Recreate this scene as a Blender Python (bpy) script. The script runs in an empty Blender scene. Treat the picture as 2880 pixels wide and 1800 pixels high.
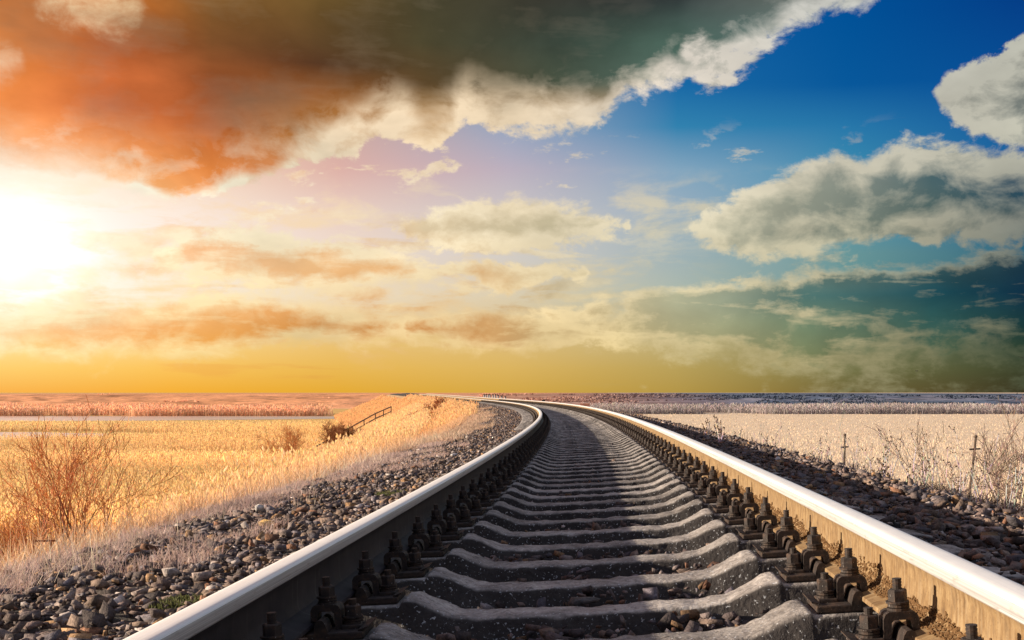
import bpy, bmesh, math, random
import numpy as np
from mathutils import Vector, Matrix
R = math.radians
rng = np.random.default_rng(7)
random.seed(7)
scene = bpy.context.scene
COL = scene.collection

# ------------------------------------------------------------------ camera
FPX, HX, HY, PW = 3410.0, 1708.6, 1103.5, 2880.0     # focal length, vanishing point (px of the photo)
CAM = Vector((0.05, 0.0, 0.394))
cd = bpy.data.cameras.new('camera')
cam = bpy.data.objects.new('camera', cd)
COL.objects.link(cam)
cam.location = CAM
cam.rotation_euler = (R(90), 0, 0)
cd.sensor_width = 36
cd.lens = FPX / PW * 36
cd.shift_x = -(HX - 1440) / PW
cd.shift_y = (HY - 900) / PW
cd.clip_start = 0.05
cd.clip_end = 30000
scene.camera = cam
scene.view_settings.view_transform = 'Standard'
scene.view_settings.look = 'None'
EXPO = 0.92
scene.view_settings.exposure = EXPO
scene.view_settings.gamma = 1.0

SUN_EL, SUN_AZ = 12.5, -93.0      # azimuth from +Y towards +X

# ------------------------------------------------------------------ world: sunset sky with real cloud banks by direction
def lin(c):
    return tuple(((v / 255 / 12.92) if v <= 10 else ((v / 255 + .055) / 1.055) ** 2.4) for v in c)

def az_t(xd, yd):
    u = (xd * 1.19058 - HX) / FPX
    v = (HY - yd * 1.19058) / FPX
    a = math.atan(u)
    return a, v * math.cos(a)

world = bpy.data.worlds.new('World')
scene.world = world
world.use_nodes = True
NT = world.node_tree
NT.nodes.clear()
def nd(t, **kw):
    n = NT.nodes.new(t)
    for k, v in kw.items():
        setattr(n, k, v)
    return n
def put(sock, v):
    if isinstance(v, (int, float)):
        sock.default_value = v
    elif isinstance(v, tuple):
        sock.default_value = v if len(sock.default_value) == len(v) else v + (1.0,)
    else:
        NT.links.new(v, sock)
def M(op, a, b=0.0, c=0.0, clamp=False):
    n = nd('ShaderNodeMath', operation=op, use_clamp=clamp)
    put(n.inputs[0], a); put(n.inputs[1], b); put(n.inputs[2], c)
    return n.outputs[0]
def sstep(x, lo, hi, a=0.0, b=1.0):
    n = nd('ShaderNodeMapRange', interpolation_type='SMOOTHSTEP', clamp=True)
    put(n.inputs[0], x); put(n.inputs[1], lo); put(n.inputs[2], hi); put(n.inputs[3], a); put(n.inputs[4], b)
    return n.outputs[0]
def lmap(x, lo, hi, a=0.0, b=1.0):
    n = nd('ShaderNodeMapRange', interpolation_type='LINEAR', clamp=True)
    put(n.inputs[0], x); put(n.inputs[1], lo); put(n.inputs[2], hi); put(n.inputs[3], a); put(n.inputs[4], b)
    return n.outputs[0]
def mix(f, a, b, blend='MIX'):
    n = nd('ShaderNodeMix', data_type='RGBA', blend_type=blend, clamp_factor=True)
    put(n.inputs[0], f); put(n.inputs[6], a); put(n.inputs[7], b)
    return n.outputs[2]
def vec(x, y, z):
    n = nd('ShaderNodeCombineXYZ')
    put(n.inputs[0], x); put(n.inputs[1], y); put(n.inputs[2], z)
    return n.outputs[0]
def noise(v, scale, detail=6, rough=.55, dist=0.0, lac=2.0):
    n = nd('ShaderNodeTexNoise', noise_dimensions='3D')
    put(n.inputs['Vector'], v); put(n.inputs['Scale'], scale); put(n.inputs['Detail'], detail)
    put(n.inputs['Roughness'], rough); put(n.inputs['Distortion'], dist); put(n.inputs['Lacunarity'], lac)
    return n.outputs[0]

tc = nd('ShaderNodeTexCoord')
sp = nd('ShaderNodeSeparateXYZ')
NT.links.new(tc.outputs['Generated'], sp.inputs[0])
dx, dy, dz = sp.outputs
hl = M('MAXIMUM', M('SQRT', M('ADD', M('MULTIPLY', dx, dx), M('MULTIPLY', dy, dy))), 1e-4)
AZ = M('ARCTAN2', dx, dy)
TT = M('DIVIDE', dz, hl)
cxn, cyn = M('DIVIDE', dx, hl), M('DIVIDE', dy, hl)

def grid(cols):
    """cols: [(x, [(y, rgb)...])...] -> colour socket interpolated over azimuth and elevation"""
    out = None; pa = None
    for x, rows in cols:
        a, _ = az_t(x, 900)
        r = nd('ShaderNodeValToRGB')
        el = r.color_ramp.elements
        st = sorted((((az_t(x, y)[1] + .02) / .40), lin(c)) for y, c in rows)
        el[0].position = max(0, st[0][0]); el[0].color = st[0][1] + (1,)
        el[1].position = min(1, st[-1][0]); el[1].color = st[-1][1] + (1,)
        for p, c in st[1:-1]:
            e = el.new(p); e.color = c + (1,)
        put(r.inputs[0], M('DIVIDE', M('ADD', TT, .02), .40, clamp=True))
        s = r.outputs[0]
        out = s if out is None else mix(lmap(AZ, pa, a), out, s)
        pa = a
    return out
CLEAR = grid([
 (0, [(0,(235,160,80)),(200,(245,170,95)),(400,(255,245,225)),(500,(255,252,245)),(600,(255,255,252)),(700,(255,250,235)),(800,(255,225,150)),(870,(254,205,105)),(925,(250,178,72))]),
 (400, [(0,(225,170,120)),(200,(235,180,130)),(400,(250,220,190)),(500,(253,235,220)),(600,(254,240,230)),(700,(254,238,210)),(800,(253,215,140)),(870,(252,196,90)),(925,(246,176,55))]),
 (800, [(0,(160,150,150)),(200,(190,160,150)),(400,(222,178,168)),(500,(235,208,195)),(600,(240,220,205)),(700,(240,220,190)),(800,(235,195,120)),(870,(235,185,85)),(925,(230,172,55))]),
 (1200, [(0,(80,130,170)),(200,(110,150,180)),(300,(150,165,190)),(400,(188,176,190)),(500,(205,198,198)),(600,(212,205,198)),(700,(220,205,175)),(800,(222,190,125)),(870,(220,180,95)),(925,(212,168,72))]),
 (1600, [(0,(15,90,160)),(200,(25,105,165)),(300,(50,130,175)),(400,(130,165,190)),(500,(155,175,190)),(600,(160,178,182)),(700,(175,185,170)),(800,(190,175,125)),(870,(185,160,90)),(925,(180,150,72))]),
 (2000, [(0,(0,80,150)),(200,(8,88,155)),(300,(40,120,170)),(400,(60,140,175)),(500,(80,150,175)),(600,(105,150,152)),(700,(100,145,145)),(800,(115,125,90)),(870,(115,115,72)),(925,(110,98,55))]),
 (2419, [(0,(5,62,135)),(200,(10,80,150)),(300,(20,90,155)),(400,(25,95,155)),(500,(28,95,138)),(600,(42,100,122)),(700,(30,80,95)),(800,(45,70,60)),(870,(58,65,42)),(925,(55,50,30))]),
])
LIT = grid([
 (0, [(0,(255,235,190)),(450,(255,250,235)),(850,(255,230,170))]),
 (400, [(0,(255,230,180)),(450,(255,246,220)),(850,(255,222,150))]),
 (800, [(0,(245,215,175)),(300,(250,225,190)),(500,(252,238,208)),(850,(248,212,145))]),
 (1200, [(0,(225,200,165)),(300,(240,218,185)),(550,(240,224,190)),(850,(235,203,140))]),
 (1600, [(0,(190,185,175)),(200,(222,212,198)),(550,(225,215,185)),(850,(200,182,130))]),
 (2000, [(0,(195,195,188)),(300,(200,195,180)),(550,(198,192,165)),(850,(160,152,112))]),
 (2419, [(0,(196,196,184)),(300,(190,188,172)),(550,(125,130,122)),(850,(85,92,68))]),
])
DARK = grid([
 (0, [(0,(205,115,50)),(100,(225,130,60)),(250,(232,135,68)),(330,(248,165,100)),(450,(255,225,190)),(620,(255,225,200)),(720,(252,205,160)),(820,(252,195,115))]),
 (250, [(0,(200,112,48)),(100,(178,92,48)),(180,(206,108,56)),(250,(205,106,56)),(330,(245,152,88)),(450,(255,190,120)),(620,(250,205,165)),(720,(250,195,140)),(820,(247,170,85))]),
 (500, [(0,(128,88,45)),(100,(118,74,40)),(200,(150,80,42)),(300,(190,100,50)),(400,(230,135,65)),(480,(245,165,100)),(620,(245,195,145)),(750,(240,175,105)),(820,(238,165,75))]),
 (750, [(0,(105,80,42)),(100,(90,65,38)),(150,(85,55,35)),(220,(150,90,45)),(330,(195,135,75)),(420,(225,160,115)),(620,(238,190,135)),(780,(222,150,75))]),
 (1000, [(0,(70,65,45)),(100,(72,66,44)),(200,(92,70,42)),(280,(170,125,70)),(350,(215,185,145)),(540,(215,195,160)),(640,(230,175,115)),(780,(205,140,75))]),
 (1300, [(0,(55,55,48)),(100,(58,68,58)),(200,(70,78,62)),(250,(165,135,95)),(300,(220,200,170)),(540,(200,188,155)),(650,(200,180,140)),(780,(195,165,115))]),
 (1600, [(0,(50,58,58)),(100,(68,92,82)),(180,(80,105,95)),(250,(190,175,150)),(540,(190,185,160)),(720,(165,165,135)),(820,(165,155,110))]),
 (1900, [(0,(100,110,105)),(100,(90,115,112)),(200,(180,170,160)),(450,(150,155,140)),(540,(135,140,125)),(700,(75,110,105)),(760,(105,125,100)),(850,(120,125,85))]),
 (2200, [(0,(150,155,140)),(250,(122,125,118)),(350,(112,122,118)),(420,(70,95,100)),(520,(85,105,100)),(690,(30,75,85)),(760,(50,90,85)),(850,(85,100,70))]),
 (2419, [(150,(128,131,125)),(300,(112,120,116)),(400,(35,70,95)),(500,(45,75,85)),(690,(15,45,65)),(770,(25,55,55)),(850,(50,65,40))]),
])
A0, AS, T0, TS = -.75, 1.5, -.15, .75
def curve(pts):
    n = nd('ShaderNodeFloatCurve')
    c = n.mapping.curves[0]
    n.mapping.use_clip = False
    q = []
    for x, y in pts:
        a, t = az_t(x, y)
        q.append(((a - A0) / AS, (t - T0) / TS))
    q.sort()
    c.points[0].location = q[0]; c.points[1].location = q[-1]
    for p in q[1:-1]:
        c.points.new(*p)
    for p in c.points:
        p.handle_type = 'VECTOR'
    n.mapping.update()
    put(n.inputs['Factor'], 1.0)
    put(n.inputs['Value'], M('DIVIDE', M('SUBTRACT', AZ, A0), AS, clamp=True))
    return M('ADD', M('MULTIPLY', n.outputs[0], TS), T0)
PXT = 1.19058 / FPX
def curve_val(pts):
    n = nd('ShaderNodeFloatCurve'); c = n.mapping.curves[0]; n.mapping.use_clip = False
    q = [((az_t(x, 900)[0] - A0) / AS, v_) for x, v_ in pts]
    c.points[0].location = q[0]; c.points[1].location = q[-1]
    for p in q[1:-1]: c.points.new(*p)
    n.mapping.update(); put(n.inputs['Factor'], 1.0)
    put(n.inputs['Value'], M('DIVIDE', M('SUBTRACT', AZ, A0), AS, clamp=True))
    return n.outputs[0]
cyl = lambda k: vec(cxn, cyn, M('MULTIPLY', TT, k))
V15, V3 = cyl(1.5), cyl(3.2)
N1 = M('SUBTRACT', noise(V15, 7.0, 3, .5, .3), .5)                # broad lobes
N2 = M('SUBTRACT', noise(V15, 26.0, 10, .62, .35), .5)             # cauliflower edges
vo = nd('ShaderNodeVectorMath', operation='ADD'); put(vo.inputs[0], V15); vo.inputs[1].default_value = (-.012, .004, .014)
N2b = M('SUBTRACT', noise(vo.outputs[0], 26.0, 6, .58, .35), .5)
REL = M('SUBTRACT', N2, N2b)                                      # relief towards the light
N3 = M('SUBTRACT', noise(V3, 9.0, 7, .6, .4), .5)                 # flat streaks
N4 = M('SUBTRACT', noise(cyl(2.2), 5.0, 5, .55, .6), .5)          # tonal masses
N5 = M('SUBTRACT', noise(V15, 75.0, 6, .65, .2), .5)              # frayed fringe
N6 = M('SUBTRACT', noise(cyl(1.3), 16.0, 4, .5, .2), .5)
N7 = M('SUBTRACT', noise(cyl(5.5), 13.0, 8, .6, .5), .5)           # thin drawn-out bands
N7P = M('MAXIMUM', M('ADD', N7, .0), 0.0)
SOFT = lmap(N1, -.22, .22, .5, 3.2)

def cloud(col, top, bot, a1=90, a2=120, a3=0, soft=14, deep=75, dark=1.0, opac=1.0, softb=None, rel=1.0, tone=.45, rim=80, stk=0, n6=0, rin=.25, tex=1.0, smooth=0.0, deepf=None, softf=None, mass=1.0):
    s = None
    if bot:
        sb = M('SUBTRACT', TT, curve(bot)); s = sb
        if softb: s = M('MULTIPLY', s, soft / softb)
    if top:
        st = M('SUBTRACT', curve(top), TT)
        s = st if s is None else M('MINIMUM', s, st)
    d = M('ADD', s, M('ADD', M('MULTIPLY', N1, a1 * PXT), M('MULTIPLY', N2, a2 * PXT)))
    d = M('ADD', d, M('MULTIPLY', N5, a2 * .45 * PXT))
    if a3: d = M('ADD', d, M('MULTIPLY', N3, a3 * PXT))
    so = M('MULTIPLY', SOFT, soft * PXT if softf is None else softf)
    al = M('MULTIPLY', M('DIVIDE', M('ADD', d, M('MULTIPLY', so, .5)), M('MULTIPLY', so, 1.5), clamp=True), opac)
    al = sstep(al, 0, 1)
    dd = M('ADD', d, M('MULTIPLY', N6, rim * PXT))
    if smooth:
        dd = M('ADD', s, M('ADD', M('MULTIPLY', N1, a1 * PXT), M('ADD', M('MULTIPLY', N6, rim * PXT), M('MULTIPLY', N2, smooth * PXT))))
    body = sstep(M('DIVIDE', dd, deepf), .0, 1.0) if deepf is not None else sstep(dd, deep * .08 * PXT, deep * PXT)
    fr = M('MULTIPLY', REL, M('SUBTRACT', 1.0, M('MULTIPLY', sstep(d, deep * .6 * PXT, deep * 2.0 * PXT), 1 - rin)))
    q = M('ADD', M('MULTIPLY', body, dark), M('ADD', M('MULTIPLY', fr, -2.2 * rel), M('ADD', M('MULTIPLY', N4, tone), M('ADD', M("MULTIPLY", N7P, -1.6 * stk), M('MULTIPLY', N6, n6)))), clamp=True)
    c = mix(q, LIT, DARK)
    c = mix(1.0, c, vec(*[M('ADD', 1.0, M('ADD', M('MULTIPLY', N3, .30), M('ADD', M('ADD', M('MULTIPLY', N4, .6 * mass), M('MULTIPLY', N6, .35 * mass)), M('MULTIPLY', N2, .22 * tex))))] * 3), 'MULTIPLY')
    return mix(al, col, c)
def ends(top, bot):
    f = lambda p, s: [(p[0][0] - 50, p[0][1] + s), ] + p + [(p[-1][0] + 50, p[-1][1] + s)]
    return f(top, 120), f(bot, -120)

sky = CLEAR
# thin veils and small flakes in the low middle of the sky
wv = sstep(M('ADD', N3, M('MULTIPLY', N2, .35)), .0, .18)
band = M('MULTIPLY', sstep(TT, az_t(1200, 900)[1], az_t(1200, 820)[1]), sstep(TT, az_t(1200, 380)[1], az_t(1200, 500)[1]))
sky = mix(M('MULTIPLY', M('MULTIPLY', wv, band), .9), sky, mix(.35, LIT, DARK))
streak = sstep(M('ADD', noise(cyl(9.0), 6.0, 6, .6, .2), 0), .58, .68)
band2 = M('MULTIPLY', sstep(TT, az_t(1200, 925)[1], az_t(1200, 880)[1]), sstep(TT, az_t(1200, 740)[1], az_t(1200, 800)[1]))
sky = mix(M('MULTIPLY', M('MULTIPLY', streak, band2), .35), sky, DARK)
pf = sstep(M('ADD', noise(cyl(2.4), 15.0, 8, .6, .2), M('MULTIPLY', N5, .10)), .585, .66)
b3 = M('MULTIPLY', sstep(TT, az_t(1200, 740)[1], az_t(1200, 640)[1]), sstep(TT, az_t(1200, 270)[1], az_t(1200, 400)[1]))
b3 = M('MULTIPLY', b3, lmap(AZ, az_t(2250, 900)[0], az_t(1950, 900)[0]))
sky = mix(M('MULTIPLY', M('MULTIPLY', pf, b3), .85), sky, mix(M('ADD', .2, M('MULTIPLY', REL, -2.0), clamp=True), LIT, DARK))
fl = sstep(M('ADD', noise(cyl(4.5), 10.0, 8, .62, .3), M('MULTIPLY', N5, .08)), .47, .60)
b4 = M('MULTIPLY', sstep(TT, az_t(1200, 845)[1], az_t(1200, 800)[1]), sstep(TT, az_t(1200, 480)[1], az_t(1200, 560)[1]))
b4 = M('MULTIPLY', b4, lmap(AZ, az_t(1750, 900)[0], az_t(1250, 900)[0]))
sky = mix(M('MULTIPLY', M('MULTIPLY', fl, b4), .85), sky, mix(M('ADD', .35, M('ADD', M('MULTIPLY', REL, -2.2), M('MULTIPLY', N6, 2.0)), clamp=True), LIT, DARK))
t, b = ends([(120,635),(250,606),(400,596),(560,632)], [(120,650),(300,672),(560,658)])
sky = cloud(sky, t, b, 40, 100, 80, soft=22, deep=60, stk=2.0, opac=.8, dark=.8)
t, b = ends([(360,598),(450,552),(520,528),(600,534),(700,566),(800,552),(900,575),(1050,636)], [(360,622),(500,664),(700,694),(850,696),(1050,660)])
sky = cloud(sky, t, b, 38, 120, 60, soft=14, deep=60, stk=2.0, n6=.7, dark=1.0)
t, b = ends([(0,745),(150,722),(350,700),(550,690),(700,700),(850,726),(990,770)], [(0,835),(150,846),(350,842),(600,834),(850,815),(990,790)])
sky = cloud(sky, [(-600,745)] + t[1:], [(-600,835)] + b[1:], 32, 100, 60, soft=15, deep=60, stk=1.8, n6=.6)
t, b = ends([(960,752),(1100,738),(1250,738),(1450,748)], [(960,800),(1100,822),(1300,832),(1450,805)])
sky = cloud(sky, t, b, 40, 100, 60, soft=12, deep=55, stk=2.6, n6=.8)
t, b = ends([(1040,625),(1130,608),(1250,618),(1390,638)], [(1040,645),(1100,668),(1200,692),(1280,676),(1390,658)])
sky = cloud(sky, t, b, 40, 110, 50, soft=9, deep=45, dark=.8, stk=1.5, n6=1.0)
t, b = ends([(920,545),(960,520),(1000,502),(1080,480),(1200,472),(1300,480),(1420,492),(1490,525)], [(920,552),(960,572),(1050,592),(1200,602),(1300,586),(1400,572),(1490,545)])
sky = cloud(sky, t, b, 40, 120, 0, soft=9, deep=65, dark=.95, n6=1.2, rel=1.5)
t, b = ends([(1250,722),(1430,704),(1550,686),(1700,658),(1850,648),(2000,642),(2130,638),(2230,610),(2330,596),(2419,598)], [(1250,755),(1500,825),(1700,868),(2000,890),(2419,905)])
sky = cloud(sky, t[:-1] + [(2900,590)], b[:-1] + [(2900,900)], 45, 90, 120, soft=13, softb=60, deep=38, dark=1.15, stk=2.9, mass=1.7, n6=.6, rel=1.0, rim=50, tone=.3)
t, b = ends([(1590,545),(1640,508),(1720,472),(1800,428),(1860,402),(1900,388),(1980,348),(2030,364),(2060,364),(2110,334),(2180,328),(2260,342),(2419,350)], [(1590,552),(1650,572),(1720,602),(1830,618),(1900,602),(2000,588),(2200,582),(2419,566)])
sky = cloud(sky, t[:-1] + [(2900,330)], b[:-1] + [(2900,560)], 60, 130, 0, soft=11, deep=115, rim=130, n6=.2, stk=.5, rel=1.2, rin=.15, tone=.3, smooth=55)
t, b = ends([(2215,205),(2235,180),(2290,150),(2350,128),(2419,82)], [(2215,228),(2225,262),(2260,300),(2300,328),(2419,348)])
sky = cloud(sky, t[:-1] + [(2900,-80)], b[:-1] + [(2900,380)], 60, 120, 0, soft=9, deep=120, dark=.72, tone=.6, rim=160, n6=1.5, rel=1.5, rin=.5, smooth=60)
A_low = [(-700,405),(0,405),(120,410),(220,425),(330,462),(420,492),(470,470),(520,462),(640,432),(740,405),(830,375),(900,335),(960,345),(1010,382),(1060,360),(1090,300),(1130,305),(1160,325),(1250,312),(1330,306),(1440,278),(1470,235),(1560,203),(1640,180),(1700,160),(1740,140),(1790,128),(1830,105),(1870,72),(1950,42),(2040,15),(2100,-60),(2700,-320)]
sky = cloud(sky, None, A_low, 85, 145, 0, mass=2.1, softf=M('MULTIPLY', curve_val([(-500,.075),(200,.07),(400,.018),(600,.013),(1500,.012),(2600,.016)]), 1000 * PXT), deep=85, rel=1.0, tone=.45, stk=.10, n6=.25, rim=120, rin=.03, tex=.45, smooth=60, deepf=M('MULTIPLY', curve_val([(-500,.03),(380,.03),(520,.05),(650,.08),(760,.15),(900,.17),(1250,.17),(1450,.12),(1600,.085),(1800,.11),(2050,.13),(2600,.15)]), 1000 * PXT))
for tp_, bt_ in (([(1618,100),(1650,72),(1720,95),(1800,118)], [(1618,135),(1680,185),(1730,190),(1800,150)]), ([(1632,178),(1660,165),(1735,172)], [(1632,196),(1680,222),(1735,198)])):
    t, b = ends(tp_, bt_)
    sky = cloud(sky, t, b, 30, 110, 0, soft=16, deep=120, dark=.35, rel=1.6, rin=.9, n6=1.0)
# gaps in the bank where the light breaks through
t, b = ends([(90,5),(150,-40),(260,-60),(330,10)], [(90,15),(160,48),(240,62),(300,45),(330,30)])
sky = mix(.85, sky, cloud(sky, t, b, 60, 130, 0, soft=45, deep=400, dark=.0))
t, b = ends([(-60,105),(0,110),(40,120)], [(-60,170),(0,178),(40,165)])
sky = mix(.8, sky, cloud(sky, t, b, 40, 90, 0, soft=40, deep=400, dark=.0))
# glare round the veiled sun low on the left
ga, gt = az_t(25, 590)
ex = M('SUBTRACT', AZ, ga); ey = M('MULTIPLY', M('SUBTRACT', TT, gt), 1.25)
g2 = M('ADD', M('MULTIPLY', ex, ex), M('MULTIPLY', ey, ey))
def gauss(sig): return M('EXPONENT', M('MULTIPLY', g2, -1 / (2 * sig * sig)))
def addc(a, f, c): return mix(f, a, c, 'ADD')
sky = addc(sky, gauss(.030), (.55, .55, .5))
sky = addc(sky, gauss(.075), (.07, .06, .05))
# pale daylight overhead and behind the camera, out of the picture
nis = nd('ShaderNodeTexSky', sky_type='NISHITA')
nis.sun_disc = False
nis.sun_elevation = R(SUN_EL); nis.sun_rotation = R(SUN_AZ)
nsk = mix(1.0, nis.outputs[0], (.09, .09, .09), 'MULTIPLY')
nsk = mix(.5, nsk, mix(sstep(N4, -.1, .15), (.12, .15, .24), (.32, .33, .38)))
sky = mix(sstep(M('ABSOLUTE', AZ), .9, 1.9, 0.0, .85), sky, nsk)
sky = mix(sstep(TT, .5, 1.6), sky, mix(.75, nsk, mix(sstep(N4, -.1, .15), (.30, .37, .58), (.58, .61, .70))))
bgn = nd('ShaderNodeBackground'); put(bgn.inputs[0], sky); bgn.inputs[1].default_value = 2 ** -EXPO
wo = nd('ShaderNodeOutputWorld'); NT.links.new(bgn.outputs[0], wo.inputs[0])
try:
    world.cycles.sampling_method = 'MANUAL'
    world.cycles.sample_map_resolution = 512
except Exception:
    pass

# ------------------------------------------------------------------ sun
sl = bpy.data.lights.new('sun', 'SUN')
sl.energy = 5.0
sl.angle = R(0.5)
sl.color = (1.0, .84, .64)
sun = bpy.data.objects.new('sun', sl)
COL.objects.link(sun)
sd = Vector((math.sin(R(SUN_AZ)) * math.cos(R(SUN_EL)), math.cos(R(SUN_AZ)) * math.cos(R(SUN_EL)), math.sin(R(SUN_EL))))
sun.rotation_euler = sd.to_track_quat('Z', 'Y').to_euler()
sun.location = sd * 50

# ------------------------------------------------------------------ helpers
def tag(o, label=None, cat=None, group=None, kind=None):
    if label: o['label'] = label
    if cat: o['category'] = cat
    if group: o['group'] = group
    if kind: o['kind'] = kind
    return o
def empty(name, loc=(0, 0, 0), rot=(0, 0, 0)):
    o = bpy.data.objects.new(name, None); COL.objects.link(o)
    o.location = loc; o.rotation_euler = rot; o.empty_display_size = .1
    return o
def np_mesh(name, V, F, mat, smooth=False, col=None, uv=None):
    V = np.asarray(V, np.float32); F = np.asarray(F, np.int32)
    me = bpy.data.meshes.new(name)
    me.vertices.add(len(V)); me.vertices.foreach_set('co', V.ravel())
    n, k = F.shape
    me.loops.add(n * k); me.loops.foreach_set('vertex_index', F.ravel())
    me.polygons.add(n); me.polygons.foreach_set('loop_start', np.arange(0, n * k, k, dtype=np.int32))
    if smooth: me.polygons.foreach_set('use_smooth', np.ones(n, bool))
    me.update(calc_edges=True)
    if col is not None:
        a = me.attributes.new('Col', 'FLOAT_COLOR', 'POINT')
        c = np.ones((len(V), 4), np.float32); c[:, :3] = col
        a.data.foreach_set('color', c.ravel())
    if uv is not None:
        u = me.uv_layers.new(name='UVMap')
        u.data.foreach_set('uv', np.asarray(uv, np.float32)[F.ravel()].ravel())
    if mat: me.materials.append(mat)
    return me
def np_obj(name, V, F, mat, parent=None, **kw):
    o = bpy.data.objects.new(name, np_mesh(name, V, F, mat, **kw)); COL.objects.link(o)
    if parent: o.parent = parent
    return o
def bm_obj(name, bm, mat, parent=None, smooth=False):
    me = bpy.data.meshes.new(name)
    bmesh.ops.recalc_face_normals(bm, faces=bm.faces)
    bm.to_mesh(me); bm.free()
    if smooth:
        for p in me.polygons: p.use_smooth = True
    me.materials.append(mat)
    o = bpy.data.objects.new(name, me); COL.objects.link(o)
    if parent: o.parent = parent
    return o
def box(bm, lo, hi, bev=0):
    r = bmesh.ops.create_cube(bm, size=1)
    vs = r['verts']
    for v in vs:
        v.co = Vector([lo[i] + (v.co[i] + .5) * (hi[i] - lo[i]) for i in range(3)])
    if bev:
        es = {e for v in vs for e in v.link_edges}
        bmesh.ops.bevel(bm, geom=list(es), offset=bev, segments=2, affect='EDGES', profile=.6)
def cyl_bm(bm, c, r, z0, z1, seg=12, r2=None, ang=0.0):
    r2 = r if r2 is None else r2
    lo = [bm.verts.new((c[0] + r * math.cos(ang + 2 * math.pi * i / seg), c[1] + r * math.sin(ang + 2 * math.pi * i / seg), z0)) for i in range(seg)]
    hi = [bm.verts.new((c[0] + r2 * math.cos(ang + 2 * math.pi * i / seg), c[1] + r2 * math.sin(ang + 2 * math.pi * i / seg), z1)) for i in range(seg)]
    for i in range(seg):
        bm.faces.new((lo[i], lo[(i + 1) % seg], hi[(i + 1) % seg], hi[i]))
    bm.faces.new(list(reversed(lo))); bm.faces.new(hi)
def extrude_profile(bm, pts, y0, y1):
    a = [bm.verts.new((x, y0, z)) for x, z in pts]
    b = [bm.verts.new((x, y1, z)) for x, z in pts]
    n = len(pts)
    for i in range(n):
        bm.faces.new((a[i], a[(i + 1) % n], b[(i + 1) % n], b[i]))
    bm.faces.new(a); bm.faces.new(list(reversed(b)))

def vnoise(x, y, seed=0):
    """smooth value noise in [0,1]"""
    x = np.asarray(x, float); y = np.asarray(y, float)
    xi = np.floor(x).astype(np.int64); yi = np.floor(y).astype(np.int64)
    fx = x - xi; fy = y - yi
    fx = fx * fx * (3 - 2 * fx); fy = fy * fy * (3 - 2 * fy)
    def h(a, b):
        n = (a * 374761393 + b * 668265263 + seed * 1442695041) & 0x7fffffff
        n = ((n ^ (n >> 13)) * 1274126177) & 0x7fffffff
        return ((n ^ (n >> 16)) & 0xffff) / 65535.0
    return (h(xi, yi) * (1 - fx) + h(xi + 1, yi) * fx) * (1 - fy) + (h(xi, yi + 1) * (1 - fx) + h(xi + 1, yi + 1) * fx) * fy
def fbm(x, y, seed=0, o=4):
    r = 0; a = .5; s = 0
    for i in range(o):
        r = r + a * vnoise(x * 2 ** i, y * 2 ** i, seed + i * 17); s += a; a *= .5
    return r / s

# ------------------------------------------------------------------ materials
class Mat:
    def __init__(s, name):
        s.m = bpy.data.materials.new(name); s.m.use_nodes = True
        s.nt = s.m.node_tree; s.n = s.nt.nodes; s.p = s.n['Principled BSDF']
    def new(s, t, **kw):
        n = s.n.new(t)
        for k, v in kw.items(): setattr(n, k, v)
        return n
    def ln(s, a, b): s.nt.links.new(a, b)
    def coord(s, kind='Object', scale=(1, 1, 1)):
        t = s.new('ShaderNodeTexCoord'); mp = s.new('ShaderNodeMapping'); mp.inputs['Scale'].default_value = scale
        s.ln(t.outputs[kind], mp.inputs[0]); return mp.outputs[0]
    def noise(s, v, scale, detail=5, rough=.55, dist=0):
        n = s.new('ShaderNodeTexNoise'); n.inputs['Scale'].default_value = scale; n.inputs['Detail'].default_value = detail
        n.inputs['Roughness'].default_value = rough; n.inputs['Distortion'].default_value = dist
        if v: s.ln(v, n.inputs['Vector'])
        return n.outputs[0]
    def ramp(s, f, stops):
        r = s.new('ShaderNodeValToRGB'); e = r.color_ramp.elements
        stops = [(p, c if isinstance(c, tuple) else (c, c, c)) for p, c in stops]
        e[0].position, e[0].color = stops[0][0], stops[0][1] + (1,)
        e[1].position, e[1].color = stops[-1][0], stops[-1][1] + (1,)
        for p, c in stops[1:-1]:
            q = e.new(p); q.color = c + (1,)
        s.ln(f, r.inputs[0]); return r.outputs[0]
    def mix(s, f, a, b, blend='MIX'):
        n = s.new('ShaderNodeMix', data_type='RGBA', blend_type=blend)
        for sock, v in ((n.inputs[0], f), (n.inputs[6], a), (n.inputs[7], b)):
            if isinstance(v, (int, float)): sock.default_value = v
            elif isinstance(v, tuple): sock.default_value = v + (1,)
            else: s.ln(v, sock)
        return n.outputs[2]
    def attr(s, name='Col'):
        a = s.new('ShaderNodeAttribute'); a.attribute_name = name; return a.outputs['Color']
    def bump(s, h, strength=.4, dist=.01):
        b = s.new('ShaderNodeBump'); b.inputs['Strength'].default_value = strength; b.inputs['Distance'].default_value = dist
        s.ln(h, b.inputs['Height']); s.ln(b.outputs[0], s.p.inputs['Normal'])
    def set(s, base=None, rough=None, metal=None, spec=None):
        for k, v in (('Base Color', base), ('Roughness', rough), ('Metallic', metal), ('Specular IOR Level', spec)):
            if v is None: continue
            if isinstance(v, (int, float)): s.p.inputs[k].default_value = v
            elif isinstance(v, tuple): s.p.inputs[k].default_value = v + (1,)
            else: s.ln(v, s.p.inputs[k])
        return s
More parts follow.
